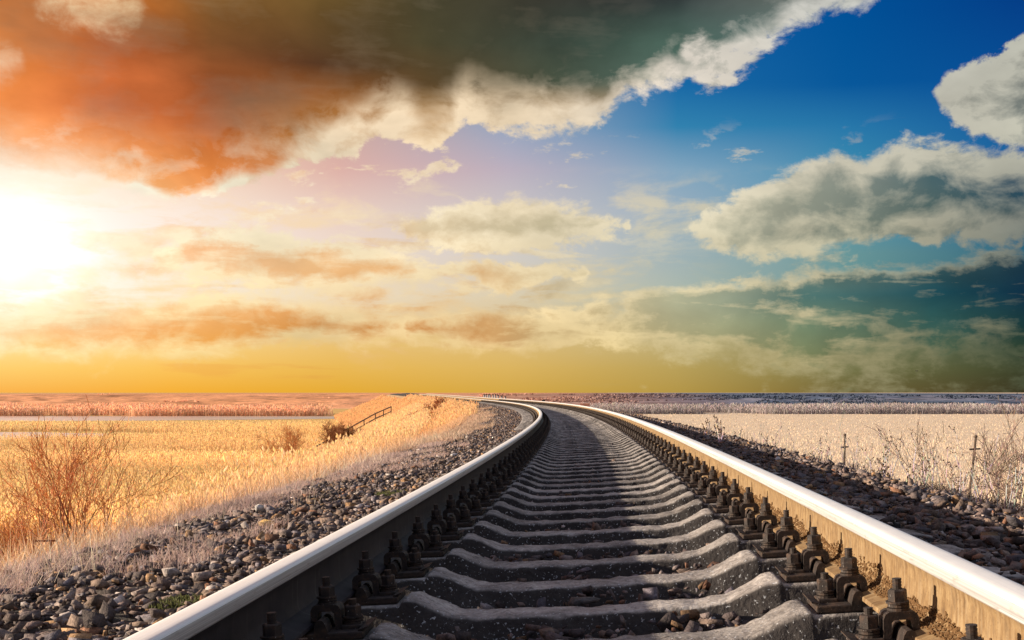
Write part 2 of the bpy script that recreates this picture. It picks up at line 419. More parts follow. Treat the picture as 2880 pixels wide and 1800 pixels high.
def foliage_mat(name, trans=.35, base=None):
    m = Mat(name)
    c = m.attr() if base is None else None
    if base is not None: m.set(base=base)
    else: m.set(base=c)
    m.set(rough=.7, spec=.2)
    t = m.new('ShaderNodeBsdfTranslucent'); ms = m.new('ShaderNodeMixShader'); ms.inputs[0].default_value = trans
    if c: m.ln(c, t.inputs[0])
    else: t.inputs[0].default_value = base + (1,)
    m.ln(m.p.outputs[0], ms.inputs[1]); m.ln(t.outputs[0], ms.inputs[2])
    m.ln(ms.outputs[0], m.n['Material Output'].inputs[0])
    return m.m
m = Mat('polished_rail_steel')
sk = m.noise(m.coord('UV', (.35, 190, 1)), 2.2, 6, .65); sc_ = m.noise(m.coord('UV', (2.5, 420, 1)), 1.5, 4, .6); bl = m.noise(m.coord('UV', (7, 24, 1)), 1.6, 6, .65)
c = m.ramp(sk, [(.30, (.76, .77, .80)), (.45, (.94, .92, .92)), (.65, (.98, .97, .96))])
c = m.mix(m.ramp(sc_, [(.62, 0.0), (.72, .35)]), c, (.55, .55, .58))
m.set(base=c, rough=m.ramp(bl, [(.3, .36), (.7, .52)]), metal=.12, spec=.8)
M_HEAD = m.m
m = Mat('worn_rail_flank')
sk = m.noise(m.coord('UV', (.5, 120, 1)), 2.2, 6, .65); bl = m.noise(m.coord('UV', (9, 60, 1)), 1.6, 6, .65)
c = m.ramp(sk, [(.3, (.30, .29, .30)), (.5, (.48, .47, .48)), (.7, (.66, .65, .65))])
c = m.mix(m.ramp(bl, [(.55, 0.0), (.75, .6)]), c, (.22, .15, .11))
m.set(base=c, rough=.5, metal=.25, spec=.6); M_FLANK = m.m
m = Mat('weathered_rail_web')
v = m.coord('UV', (14, 9, 1)); v2 = m.coord('UV', (1.2, 60, 1))
a = m.noise(v, 2.2, 7, .65); b_ = m.noise(m.coord('UV', (45, 4, 1)), 1.0, 5, .6); g_ = m.noise(m.coord('UV', (90, 90, 1)), 1.5, 4, .6)
c = m.ramp(a, [(.3, (.11, .066, .034)), (.5, (.20, .125, .060)), (.72, (.30, .21, .108))])
c = m.mix(m.ramp(b_, [(.45, 0.0), (.75, .5)]), c, (.40, .32, .21))
c = m.mix(m.ramp(g_, [(.60, 0.0), (.70, .75)]), c, (.075, .048, .030))
m.set(base=c, rough=.75, metal=.0, spec=.25); m.bump(g_, .25, .002)
M_WEB = m.m
m = Mat('shade_painted_web')  # darker copy of the rail web, shade put into its colour
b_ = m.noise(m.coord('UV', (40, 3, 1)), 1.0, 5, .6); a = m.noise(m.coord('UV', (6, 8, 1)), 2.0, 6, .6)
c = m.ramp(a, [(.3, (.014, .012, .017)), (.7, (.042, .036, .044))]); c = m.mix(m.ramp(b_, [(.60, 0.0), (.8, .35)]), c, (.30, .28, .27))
m.set(base=c, rough=.6, spec=.3); M_WEB_SHADE = m.m
m = Mat('dirt_crust')
m.set(base=m.mix(1.0, m.attr(), (1.0, 1.0, 1.0), 'MULTIPLY'), rough=.95, spec=.1)
M_CRUST = m.m
m = Mat('weathered_concrete')
v = m.coord('Object'); oi = m.new('ShaderNodeObjectInfo')
va = m.new('ShaderNodeVectorMath', operation='ADD'); vs_ = m.new('ShaderNodeVectorMath', operation='SCALE')
cr = m.new('ShaderNodeCombineXYZ'); m.ln(oi.outputs['Random'], cr.inputs[0]); m.ln(oi.outputs['Random'], cr.inputs[1])
m.ln(cr.outputs[0], vs_.inputs[0]); vs_.inputs[3].default_value = 37.0
m.ln(v, va.inputs[0]); m.ln(vs_.outputs[0], va.inputs[1]); v = va.outputs[0]
a = m.noise(v, 9, 8, .68); f_ = m.noise(v, 60, 4, .6); s_ = m.noise(v, 105, 3, .55); pz = m.noise(v, 26, 5, .7, .6)
c = m.ramp(a, [(.30, (.15, .135, .13)), (.5, (.32, .29, .275)), (.7, (.50, .465, .44))])
c = m.mix(m.ramp(f_, [(.35, .55), (.55, 0.0)]), c, (.09, .08, .075))
c = m.mix(m.ramp(pz, [(.60, 0.0), (.68, .75)]), c, (.055, .048, .045))
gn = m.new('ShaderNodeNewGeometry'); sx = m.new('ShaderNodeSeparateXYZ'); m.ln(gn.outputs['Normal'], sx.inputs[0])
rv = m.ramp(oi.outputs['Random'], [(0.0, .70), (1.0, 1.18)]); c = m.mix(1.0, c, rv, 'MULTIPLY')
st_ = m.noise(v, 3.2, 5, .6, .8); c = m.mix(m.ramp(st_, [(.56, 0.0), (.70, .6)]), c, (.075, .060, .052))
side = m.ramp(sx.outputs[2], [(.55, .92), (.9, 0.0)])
c = m.mix(side, c, (.030, .026, .027))                     # near-black flanks, mixed in by surface tilt
c = m.mix(m.ramp(s_, [(.625, 0.0), (.70, .85)]), c, (.60, .62, .66))   # lichen specks
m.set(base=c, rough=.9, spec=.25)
h_ = m.mix(.5, f_, pz); m.bump(h_, 1.0, .010)
M_CONC = m.m
def iron(name, c0, c1, c2):
    m = Mat(name); v = m.coord('Object'); a = m.noise(v, 40, 6, .65); b = m.noise(v, 160, 3, .6); d = m.noise(v, 220, 1, .5)
    c = m.ramp(a, [(.3, c0), (.52, c1), (.75, c2)])
    c = m.mix(m.ramp(d, [(.72, 0.0), (.78, .7)]), c, (.6, .57, .55))
    m.set(base=c, rough=.7, metal=.15, spec=.35); m.bump(b, .5, .002)
    return m.m
M_IRON = iron('rusty_fastener_iron', (.017, .014, .014), (.040, .029, .026), (.11, .060, .036))
M_PLATE = iron('rusty_plate_iron', (.018, .015, .015), (.044, .031, .027), (.11, .066, .042))
m = Mat('ballast_stone')
a = m.noise(m.coord('Object'), 30, 6, .65); b = m.noise(m.coord('Object'), 90, 4, .6)
m.set(base=m.mix(1.0, m.attr(), m.ramp(a, [(.3, .38), (.5, .92), (.7, 1.6)]), 'MULTIPLY'), rough=.85, spec=.3); m.bump(b, .9, .010)
M_STONE = m.m
m = Mat('ballast_bed')
v = m.coord('Object'); a = m.noise(v, 14, 6, .7); b = m.noise(v, 50, 4, .6)
m.set(base=m.ramp(a, [(.3, (.015, .013, .013)), (.5, (.045, .039, .036)), (.7, (.10, .082, .07))]), rough=.95); m.bump(b, 1.0, .03)
M_BED = m.m
M_GRASS = foliage_mat('dry_grass_blades', .30)
M_REED = foliage_mat('reed_straw', .35)
M_TWIG = Mat('twig_bark').set(rough=.8, spec=.2); M_TWIG.set(base=M_TWIG.attr()); M_TWIG = M_TWIG.m
m = Mat('slope_soil'); v = m.coord('Object'); a = m.noise(v, 1.1, 7, .65); b = m.noise(v, 9, 5, .65)
c = m.ramp(a, [(.3, (.22, .13, .07)), (.5, (.42, .27, .14)), (.7, (.56, .38, .20))])
c = m.mix(m.ramp(b, [(.35, .5), (.6, 0.0)]), c, (.12, .07, .045))
m.set(base=c, rough=.95); m.bump(b, .8, .05); M_SLOPE = m.m

# ------------------------------------------------------------------ track alignment: curves left, canted, slight sag
G1, G2, CANT = -.0034104, 1.44e-5, .0536
_s = np.arange(-40, 420, .1)
_k = np.where(_s > .8, .0018558, 0) + np.where(_s > 60, -3.25e-5 * np.minimum(_s - 60, 45), 0)
_th = np.cumsum(_k) * .1
_X = -np.cumsum(np.sin(_th)) * .1; _Y = np.cumsum(np.cos(_th)) * .1
i0 = int(np.argmin(abs(_s))); _X -= _X[i0]; _Y -= _Y[i0]
_Z = G1 * np.maximum(_s, -5) + G2 * _s ** 2
def head(s): return np.interp(s, _s, _th)
def T(s, off, dz):
    """track coordinates -> world: s along, off to the right, dz above rail-top plane"""
    s = np.asarray(s, float); th = np.interp(s, _s, _th)
    x = np.interp(s, _s, _X) + off * np.cos(th); y = np.interp(s, _s, _Y) + off * np.sin(th)
    z = dz + np.interp(s, _s, _Z) + np.clip(off, -2.2, 2.2) * CANT
    return np.stack(np.broadcast_arrays(x, y, z), -1)
_near = np.stack([np.interp(np.arange(-30, 400, 1.0), _s, _X), np.interp(np.arange(-30, 400, 1.0), _s, _Y)], -1)
def to_track(x, y):
    """world -> (s, off), nearest point of the centre line"""
    P = np.stack([x, y], -1).reshape(-1, 2); out = np.empty((len(P), 2))
    for i in range(0, len(P), 4000):
        q = P[i:i + 4000]
        j = np.argmin(((q[:, None] - _near[None]) ** 2).sum(-1), 1)
        s = -30.0 + j
        for _ in range(2):
            th = np.interp(s, _s, _th)
            ddx = q[:, 0] - np.interp(s, _s, _X); ddy = q[:, 1] - np.interp(s, _s, _Y)
            s = s + (-np.sin(th) * ddx + np.cos(th) * ddy)
        th = np.interp(s, _s, _th)
        ddx = q[:, 0] - np.interp(s, _s, _X); ddy = q[:, 1] - np.interp(s, _s, _Y)
        out[i:i + 4000, 0] = s; out[i:i + 4000, 1] = np.cos(th) * ddx + np.sin(th) * ddy
    return out[:, 0].reshape(np.shape(x)), out[:, 1].reshape(np.shape(x))
PLAIN = -6.6
PO = np.array([-17.8, -17, -14, -10, -6.5, -4.2, -3.5, -3.0, -2.3, -1.80, -1.45, -.66, -.6, .6, .66, 1.45, 2.0, 2.55, 3.1, 3.7, 7.5, 12.6, 13.4])
PZ = np.array([-7.0, -6.6, -5.45, -3.75, -2.15, -.98, -.60, -.43, -.33, -.30, -.30, -.30, -.34, -.34, -.30, -.30, -.30, -.66, -.84, -1.1, -3.4, -6.6, -7.0])
def prof(off): return np.interp(off, PO, PZ)
def ground(s, off, dz=0.0):
    return T(s, off, prof(off) + dz)
def strip(ss, oo, zf):
    S, O = np.meshgrid(ss, oo, indexing='ij')
    V = T(S.ravel(), O.ravel(), zf(S, O).ravel())
    n, k = len(ss), len(oo)
    idx = np.arange(n * k).reshape(n, k)
    F = np.stack([idx[:-1, :-1], idx[:-1, 1:], idx[1:, 1:], idx[1:, :-1]], -1).reshape(-1, 4)
    return V, F

# ground sheet, embankment, ballast bed
def grid_mesh(xs, ys, zf):
    Xg, Yg = np.meshgrid(xs, ys, indexing='ij')
    V = np.stack([Xg, Yg, zf(Xg, Yg)], -1).reshape(-1, 3)
    n, k = len(xs), len(ys); idx = np.arange(n * k).reshape(n, k)
    F = np.stack([idx[:-1, :-1], idx[1:, :-1], idx[1:, 1:], idx[:-1, 1:]], -1).reshape(-1, 4)
    return V, F
m = Mat('marsh_floor'); v = m.coord('Object'); a = m.noise(v, .25, 8, .7); b = m.noise(v, 3, 5, .7)
sx = m.new('ShaderNodeSeparateXYZ'); m.ln(v, sx.inputs[0])
side_ = m.new('ShaderNodeMapRange'); side_.inputs[1].default_value = -20; side_.inputs[2].default_value = 15; m.ln(sx.outputs[0], side_.inputs[0])
cl = m.ramp(a, [(.3, (.62, .36, .12)), (.6, (.78, .52, .20))]); cr_ = m.ramp(a, [(.3, (.74, .57, .40)), (.65, (.86, .70, .52))])
c = m.mix(side_.outputs[0], cl, cr_)  # orange sun bloom painted into the left side's colour
c = m.mix(m.ramp(b, [(.3, .20), (.55, 0.0)]), c, (.40, .25, .12))
m.set(base=c, rough=1.0, spec=.05); M_PLAIN = m.m
xs = np.concatenate([[-20000, -6000, -2000, -900], np.linspace(-500, 500, 81), [900, 2000, 6000, 20000]])
ys = np.concatenate([[-20000, -4000, -600, -100], np.linspace(-40, 520, 60), [900, 2500, 8000, 25000]])
V, F = grid_mesh(xs, ys, lambda x, y: PLAIN + 0 * x)
tag(np_obj('ground', V, F, M_PLAIN), kind='structure')
ss = np.concatenate([np.arange(-8, 60, .5), np.arange(60, 330, 2.0)])
oo = np.concatenate([np.linspace(-17.8, -3.7, 36), np.linspace(-3.6, -1.5, 16), [-1.45, 1.45], np.linspace(1.6, 3.6, 12), np.linspace(4, 13.4, 20)])
V, F = strip(ss, oo, lambda S, O: prof(O) - .012 - np.where((O > -3.05) & (O < 2.6), .05, 0) + np.where((O > 2.9) | (O < -3.2), (fbm(S * .35, O * .35, 3) - .5) * .35, 0))
tag(np_obj('embankment', V, F, M_SLOPE, smooth=True), kind='structure')
oo = np.concatenate([np.linspace(-3.1, -1.5, 20), [-1.45, -.7, -.62, -.3, 0, .3, .62, .7, 1.45], np.linspace(1.5, 2.7, 16)])
ss2 = np.concatenate([np.arange(-3, 30, .1), np.arange(30, 330, .8)])
V, F = strip(ss2, oo, lambda S, O: prof(O) + (fbm(S * 7, O * 7, 5, 3) - .5) * .05)
tag(np_obj('ballast_bed', V, F, M_BED), kind='structure')

# hills beyond the marsh
def hillz(x, y):
    d = np.clip((y - 470 - 18 * fbm(x * .01, y * 0, 21)) / 150, 0, 1)
    rise = d * d * (3 - 2 * d)
    n = fbm(x * .018, y * .018, 31, 5) - .5; g = np.abs(fbm(x * .03 + y * .02, y * .012, 37, 4) - .5) * 2
    return PLAIN - .6 + rise * (6.55 + .0 * n) + np.where(rise < .98, (n * 2.2 - g * 1.3) * np.sin(np.pi * np.clip(d, 0, 1)) * 1.2, 0) + np.where(d >= 1, (fbm(x * .03, 0 * x, 44, 4) - .5) * .25, 0)
xs = np.arange(-520, 420, 1.6); ys = np.concatenate([np.arange(440, 640, 2.5), [660, 700, 800, 1200, 2500]])
V, F = grid_mesh(xs, ys, hillz)
hx, hy = V[:, 0], V[:, 1]
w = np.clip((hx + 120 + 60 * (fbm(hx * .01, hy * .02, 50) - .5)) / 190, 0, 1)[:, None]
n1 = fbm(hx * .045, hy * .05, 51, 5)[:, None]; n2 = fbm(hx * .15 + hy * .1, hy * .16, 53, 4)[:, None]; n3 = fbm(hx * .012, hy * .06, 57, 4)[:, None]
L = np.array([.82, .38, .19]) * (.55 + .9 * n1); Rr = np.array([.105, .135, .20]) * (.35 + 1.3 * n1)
C = L * (1 - w) + Rr * w  # warm glow at left, blue haze at right, painted into the hill colour
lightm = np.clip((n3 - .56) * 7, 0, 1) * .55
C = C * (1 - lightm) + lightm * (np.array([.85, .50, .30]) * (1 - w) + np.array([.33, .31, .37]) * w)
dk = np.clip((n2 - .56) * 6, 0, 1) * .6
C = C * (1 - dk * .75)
m = Mat('hazy_hill_scrub'); m.set(base=m.mix(1.0, m.attr(), m.ramp(m.noise(m.coord('Object'), .35, 5, .7), [(.3, .6), (.7, 1.45)]), 'MULTIPLY'), rough=1.0, spec=.05)
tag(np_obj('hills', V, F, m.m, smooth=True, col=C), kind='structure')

# marsh water
m = Mat('marsh_water'); m.set(base=(.95, .93, .92), rough=.34, metal=1.0)
def water(name, pts):
    P = np.array([(x, y, PLAIN + .03) for x, y in pts]); c = P.mean(0)
    n = len(P); V = np.vstack([P, c]); F = np.array([(i, (i + 1) % n, n) for i in range(n)])
    return np_obj(name, V, F, m.m)
tag(water('water', [(-260, 290), (-150, 292), (-112, 300), (-80, 316), (-58, 332), (-38, 340), (-30, 345), (-60, 352), (-120, 354), (-190, 356), (-260, 352)]), kind='structure')
tag(water('water', [(-130, 168), (-104, 172), (-88, 180), (-80, 192), (-84, 204), (-100, 212), (-140, 214)]), kind='structure')

# ------------------------------------------------------------------ rails
half = [(0, 0), (.012, -.0002), (.0225, -.0008), (.0285, -.0022), (.0325, -.0048), (.0352, -.0085), (.0365, -.013), (.0372, -.022), (.0372, -.034)]
under = [(.0345, -.0375), (.0165, -.0445), (.0115, -.053), (.009, -.068), (.0088, -.105), (.0105, -.132), (.0165, -.1475)]
foot = [(.0165, -.1475), (.031, -.156), (.060, -.1645), (.0735, -.1685), (.075, -.171), (.075, -.1795)]
def sweep(off0, pts, closed):
    ss = np.concatenate([np.arange(-1.5, 40, .2), np.arange(40, 120, .6), np.arange(120, 262, 2.0)])
    P = np.array(pts); n = len(ss); k = len(P)
    S = np.repeat(ss, k); O = np.tile(P[:, 0] + off0, n); Z = np.tile(P[:, 1], n)
    V = T(S, O, Z)
    per = np.concatenate([[0], np.cumsum(np.hypot(*np.diff(P, axis=0).T))])
    UV = np.stack([S, np.tile(per, n)], -1)
    idx = np.arange(n * k).reshape(n, k); kk = k if closed else k - 1
    j = np.arange(kk); j2 = (j + 1) % k
    F = np.stack([idx[:-1][:, j], idx[:-1][:, j2], idx[1:][:, j2], idx[1:][:, j]], -1).reshape(-1, 4)
    return V, F, UV
def mirror(pts): return [(-x, z) for x, z in reversed(pts)]
def make_rail(off0, label):
    root = empty('rail', T(2.0, off0, -.18).tolist())
    bpy.context.view_layer.update()
    inv = root.location
    hp = mirror(half)[:-1] + half
    hp = [(-.0345, -.0375)] + hp + [(.0345, -.0375)]
    for nm, pts, mt, cl_ in (('rail_head', hp, M_HEAD, False),
                        ('rail_web', under, M_WEB, False), ('rail_web', mirror(under), M_WEB, False),
                        ('rail_foot', mirror(foot)[:] + [(-.0165, -.1475)][:0] + foot, M_WEB, True)):
        if nm == 'rail_web': continue
        V, F, UV = sweep(off0, pts, cl_)
        np_obj(nm, V - np.array(inv), F, mt, root, smooth=False, uv=UV)
    for o_ in root.children:
        if o_.name.startswith('rail_head'):
            nf = len(hp) - 1; o_.data.materials.append(M_FLANK)
            for p_ in o_.data.polygons:
                if p_.index % nf < 4 or p_.index % nf >= nf - 4: p_.material_index = 1
    wp = under + mirror(under)
    V, F, UV = sweep(off0, wp, True)
    wo_ = np_obj('rail_web', V - np.array(inv), F, M_WEB, root, smooth=False, uv=UV)
    if off0 < 0:                                   # shade painted into the colour of this rail's inner face
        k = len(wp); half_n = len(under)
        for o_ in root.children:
            o_.data.materials.append(M_WEB_SHADE)
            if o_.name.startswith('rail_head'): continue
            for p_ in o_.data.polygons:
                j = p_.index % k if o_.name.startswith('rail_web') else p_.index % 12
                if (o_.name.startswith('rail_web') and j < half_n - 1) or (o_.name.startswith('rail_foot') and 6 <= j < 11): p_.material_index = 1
    for c in root.children:
        c.data.polygons.foreach_set('use_smooth', np.ones(len(c.data.polygons), bool))
        mo = c.modifiers.new('edge', 'EDGE_SPLIT'); mo.split_angle = R(32)
    return tag(root, label, 'rail', 'pair of rails of the curving track')
RL = make_rail(-.7975, 'steel rail with dark shaded inner web and bright top, beside the bushy slope')
RR = make_rail(.7975, 'steel rail with sunlit ochre inner web and bright top, beside the weeds and crosses')

# ------------------------------------------------------------------ stones
def rock_proto(n, seed, flat):
    r = random.Random(seed); bm = bmesh.new()
    ky = r.uniform(.5, .8); tw = r.uniform(-.5, .5)
    for i in range(8):
        p = Vector(((1 if i & 1 else -1) * r.uniform(.45, 1.0), (1 if i & 2 else -1) * r.uniform(.4, 1.0) * ky, (1 if i & 4 else -1) * r.uniform(.35, 1.0) * flat * .72))
        bm.verts.new((p.x, p.y + tw * p.x * .4, p.z + tw * p.y * .3))
    for i in range(max(0, n - 8)):
        p = Vector((r.gauss(0, 1), r.gauss(0, 1), r.gauss(0, 1))).normalized() * r.uniform(.7, .95)
        bm.verts.new((p.x, p.y * ky, p.z * flat * .72))
    res = bmesh.ops.convex_hull(bm, input=bm.verts)
    bmesh.ops.delete(bm, geom=[v for v in bm.verts if not v.link_faces], context='VERTS')
    bmesh.ops.triangulate(bm, faces=bm.faces)
    bmesh.ops.recalc_face_normals(bm, faces=bm.faces)
    bm.verts.index_update()
    V = np.array([v.co[:] for v in bm.verts]); F = np.array([[v.index for v in f.verts] for f in bm.faces]); bm.free()
    return V, F
PROT = [rock_proto(n, i * 5 + n, fl) for i, (n, fl) in enumerate([(9, .50), (10, .65), (11, .42), (8, .8), (12, .55), (10, .40), (9, .85), (13, .6), (8, .5), (11, .7), (9, .38), (10, .55)])]
def rotm(N, tilt):
    a = rng.uniform(0, 2 * np.pi, N); ca, sa = np.cos(a), np.sin(a)
    Rz = np.zeros((N, 3, 3)); Rz[:, 0, 0] = ca; Rz[:, 0, 1] = -sa; Rz[:, 1, 0] = sa; Rz[:, 1, 1] = ca; Rz[:, 2, 2] = 1
    b = rng.normal(0, tilt, N); cb, sb = np.cos(b), np.sin(b)
    Rx = np.zeros((N, 3, 3)); Rx[:, 0, 0] = 1; Rx[:, 1, 1] = cb; Rx[:, 1, 2] = -sb; Rx[:, 2, 1] = sb; Rx[:, 2, 2] = cb
    c = rng.uniform(0, 2 * np.pi, N); cc, sc = np.cos(c), np.sin(c)
    R2 = np.zeros((N, 3, 3)); R2[:, 0, 0] = cc; R2[:, 0, 1] = -sc; R2[:, 1, 0] = sc; R2[:, 1, 1] = cc; R2[:, 2, 2] = 1
    return R2 @ Rx @ Rz
STONE = np.array([(.17, .130, .115), (.12, .10, .095), (.21, .160, .125), (.27, .23, .21), (.15, .14, .155), (.33, .21, .11), (.085, .072, .07), (.24, .13, .08), (.50, .46, .43)])
STP = np.array([.22, .18, .16, .11, .14, .05, .08, .035, .025])
def rocks(pos, size, tilt=.5, tint=None):
    pos = np.asarray(pos); N = len(pos); which = rng.integers(0, len(PROT), N); Rm = rotm(N, tilt)
    col = STONE[rng.choice(len(STONE), N, p=STP)] * rng.uniform(.55, 1.2, (N, 1)) * np.array([1.16, 1.08, 1.08])
    if tint is not None: col = col * np.asarray(tint)
    Vs, Fs, Cs = [], [], []; base = 0
    for w_, (pv, pf) in enumerate(PROT):
        ids = np.where(which == w_)[0]
        if not len(ids): continue
        v = np.einsum('nij,kj->nki', Rm[ids], pv) * size[ids][:, None, None] + pos[ids][:, None]
        k = len(pv)
        f = pf[None] + (np.arange(len(ids)) * k)[:, None, None] + base
        base += len(ids) * k
        Vs.append(v.reshape(-1, 3)); Fs.append(f.reshape(-1, 3)); Cs.append(np.repeat(col[ids], k, 0))
    return np.vstack(Vs), np.vstack(Fs), np.vstack(Cs)
def scatter(s0, s1, o0, o1, dens):
    N = int((s1 - s0) * abs(o1 - o0) * dens)
    return rng.uniform(s0, s1, N), rng.uniform(min(o0, o1), max(o0, o1), N)
SP, S_FIRST = .545, 2.155
acc = []
def add_rocks(s, o, smin, smax, lift=.0, jit=.03, tilt=.38, tint=None):
    z = prof(o) + lift + rng.uniform(-.6, 1, len(s)) * jit
    sz = smin + (smax - smin) * rng.random(len(s)) ** 2.8
    acc.append(rocks(T(s, o, z), sz, tilt, tint))
for a_, b_, de, lo_, hi_ in ((1.2, 9, 950, .011, .052), (9, 20, 640, .014, .046), (20, 45, 260, .022, .05), (45, 120, 70, .03, .07)):
    for o0_, o1_ in ((-1.30, -2.95), (1.30, 2.62)):
        add_rocks(*scatter(a_, b_, o0_, o1_, de), lo_, hi_, .0, .04, .42)
    if a_ < 9:
        for sd0 in (-1, 1): add_rocks(*scatter(a_, 24, sd0 * .95, sd0 * 1.36, 330), lo_, hi_ * .8, .06, .04)
s_, o_ = scatter(1.5, 40, -.62, .62, 330)                       # stones lying between the sleepers
ph = ((s_ - S_FIRST) / SP) % 1.0
nz = fbm(s_ * 2.3, o_ * 2.6, 91, 3)
k_ = (ph > .21) & (ph < .79) & (rng.random(len(s_)) < np.where(s_ < 14, 1, .6))
add_rocks(s_[k_], o_[k_], .011, .036, .010, .022, .6, (.6, .6, .66))
k_ &= nz > .60
add_rocks(s_[k_], o_[k_], .011, .040, .038, .026, .7, (.75, .75, .8))
s_, o_ = scatter(-1, 6, 2.3, 3.2, 60); add_rocks(s_, o_, .02, .05, .0, .02)
s_, o_ = scatter(2, 30, -3.3, -2.5, 25); add_rocks(s_, o_, .02, .06, .0, .02)
Vs, Fs, Cs, b_ = [], [], [], 0
for v_, f_, c_ in acc:
    Vs.append(v_); Fs.append(f_ + b_); Cs.append(c_); b_ += len(v_)
tag(np_obj('ballast_gravel', np.vstack(Vs), np.vstack(Fs), M_STONE, col=np.vstack(Cs)), kind='stuff', label='grey brown crushed stone ballast heaped along both sides of the track', cat='ballast')
def lone_rock(label, s, o, size, col, dz=.02, seed=3, name='rock'):
    global rng
    v, f = PROT[seed % len(PROT)]
    root = np.array(T(s, o, float(prof(o)) + dz))
    V = v * size @ np.array(Matrix.Rotation(seed * 1.3, 3, 'Z'))
    ob = np_obj(name, V, f, M_STONE, col=np.tile(col, (len(V), 1)))
    ob.location = root
    return tag(ob, label, 'rock', 'single stones on the ballast')
lone_rock('upright white stone at the ballast edge among dry grass', 8.6, -2.35, .05, (.62, .58, .55), .06, 6)
lone_rock('yellowish stone on the ballast beside the shaded rail', 7.3, -1.95, .06, (.62, .40, .15), .04, 1)
lone_rock('large dark stone lying between two sleepers near the camera', 4.05, -.02, .06, (.10, .095, .10), .05, 2)
lone_rock('pale stone on the ballast far along the shaded rail', 15.5, -1.7, .05, (.66, .64, .66), .04, 4)

# dirt packed into the joint of web and foot of the sunlit rail
N = 22000
s_ = 1.5 + 24 * rng.random(N) ** 1.8
ph = fbm(s_ * 11, s_ * 0, 71, 4); ph2 = fbm(s_ * 45, s_ * 0, 72, 2)
up_ = rng.random(N) < .5
h_ = .012 + .045 * np.clip(ph + .8 * (ph2 - .5) - .2, 0, 1)
w_ = .018 + .022 * np.clip(ph * 1.2 + (ph2 - .5) - .1, 0, 1)
zz_ = -.1475 + rng.random(N) * h_; xx_ = np.where(zz_ < -.132, .0125, .0095) + .001
xf = .015 + rng.random(N) * w_; zf = np.interp(xf, [.0165, .031, .060, .0735], [-.1475, -.156, -.1645, -.1685]) + .001
V, F, C = rocks(T(s_, .7975 - np.where(up_, xx_, xf), np.where(up_, zz_, zf)), rng.uniform(.0024, .0052, N) * (1 + s_ * .02), .9)
C[:] = np.array([.15, .085, .040]) * (.8 + .35 * rng.random((len(C), 1)))
o = np_obj('dirt_crust', V - np.array(RR.location), F, M_CRUST, RR, col=C); o['kind'] = 'stuff'

# ------------------------------------------------------------------ sleepers with screwed-down rail fastenings
def sleeper_mesh(seed):
    xs = np.unique(np.concatenate([np.linspace(-1.35, 1.35, 190), [-.995, -.585, .585, .995, -1.008, 1.008, -.575, .575]]))
    zt = np.interp(abs(xs), [0, .33, .42, .54, .574, .5851, .995, 1.008, 1.06, 1.30, 1.35], [-.268, -.266, -.254, -.201, -.196, -.209, -.209, -.196, -.198, -.222, -.235])
    hw = np.interp(abs(xs), [0, .35, .55, 1.1, 1.35], [.082, .082, .096, .100, .098])
    prof_ = lambda h, z: [(-h - .055, z - .145), (-h - .010, z - .045), (-h - .003, z - .016), (-h + .002, z - .006), (-h + .012, z), (-h * .5, z + .001), (0, z + .001), (h * .5, z + .001), (h - .012, z), (h - .002, z - .006), (h + .003, z - .016), (h + .010, z - .045), (h + .055, z - .145)]
    V = []
    for i, x in enumerate(xs):
        for y, z in prof_(hw[i], zt[i]):
            V.append((x, y, z))
    V = np.array(V)
    n = (fbm(V[:, 0] * 22, V[:, 1] * 22 + V[:, 2] * 30, seed, 4) - .5)
    n2 = (fbm(V[:, 0] * 5, V[:, 1] * 5 + V[:, 2] * 9, seed + 3, 3) - .5)
    seat = (abs(V[:, 0]) > .57) & (abs(V[:, 0]) < 1.01)
    amp = np.where(seat, .001, .013)
    V[:, 2] += n * amp + np.where(seat, 0, n2 * .006); V[:, 1] += np.sign(V[:, 1]) * (n * .015 + n2 * .014)
    k = 13; n_ = len(xs); idx = np.arange(n_ * k).reshape(n_, k)
    F = np.stack([idx[:-1, :-1], idx[1:, :-1], idx[1:, 1:], idx[:-1, 1:]], -1).reshape(-1, 4)
    F = np.vstack([F] + [[(e[j], e[j + 1], e[11 - j], e[12 - j])] for e in (idx[0], idx[-1]) for j in range(5)])
    return np_mesh('sleeper', V, F, M_CONC, smooth=True)
SLM = [sleeper_mesh(100 + i * 13) for i in range(4)]
PT = -.187
def plate_bm(sgn=1):
    bm = bmesh.new()
    box(bm, (-.204, -.078, PT - .0195), (.204, .078, PT), .004)
    for d in (-1, 1):
        for y0, y1 in ((-.078, -.016), (.016, .078)):
            pts = [(d * .0775, PT - .004), (d * .0775, PT + .018), (d * .082, PT + .030), (d * .090, PT + .035), (d * .100, PT + .033), (d * .106, PT + .024), (d * .112, PT + .004), (d * .112, PT - .004)]
            extrude_profile(bm, pts, y0, y1)
        # thin turned-up edge of the pad at the plate end
        extrude_profile(bm, [(d * .190, PT + .0005), (d * .215, PT + .0075), (d * .216, PT + .012), (d * .190, PT + .0045)], -.07, .07)
        box(bm, (d * .165 - .026, -.034, PT - .002), (d * .165 + .026, .034, PT + .010), .003)
    return bm
def clip_bm(d):
    bm = bmesh.new()
    a, b_ = .058, .138
    zf = -.165; zb = PT
    t_ = .016; zt = PT + .066
    out = [(a, zf), (a, zt - .016), (a + .005, zt - .005), (a + .014, zt), (b_ - .014, zt), (b_ - .005, zt - .005), (b_, zt - .016), (b_ + .002, zb)]
    inn = [(b_ - t_, zb), (b_ - t_ - .002, zt - .024), (b_ - t_ - .008, zt - .018), (a + t_ + .008, zt - .018), (a + t_ + .002, zt - .024), (a + t_, zf)]
    extrude_profile(bm, [(d * x, z) for x, z in out + inn], -.027, .027)
    return bm
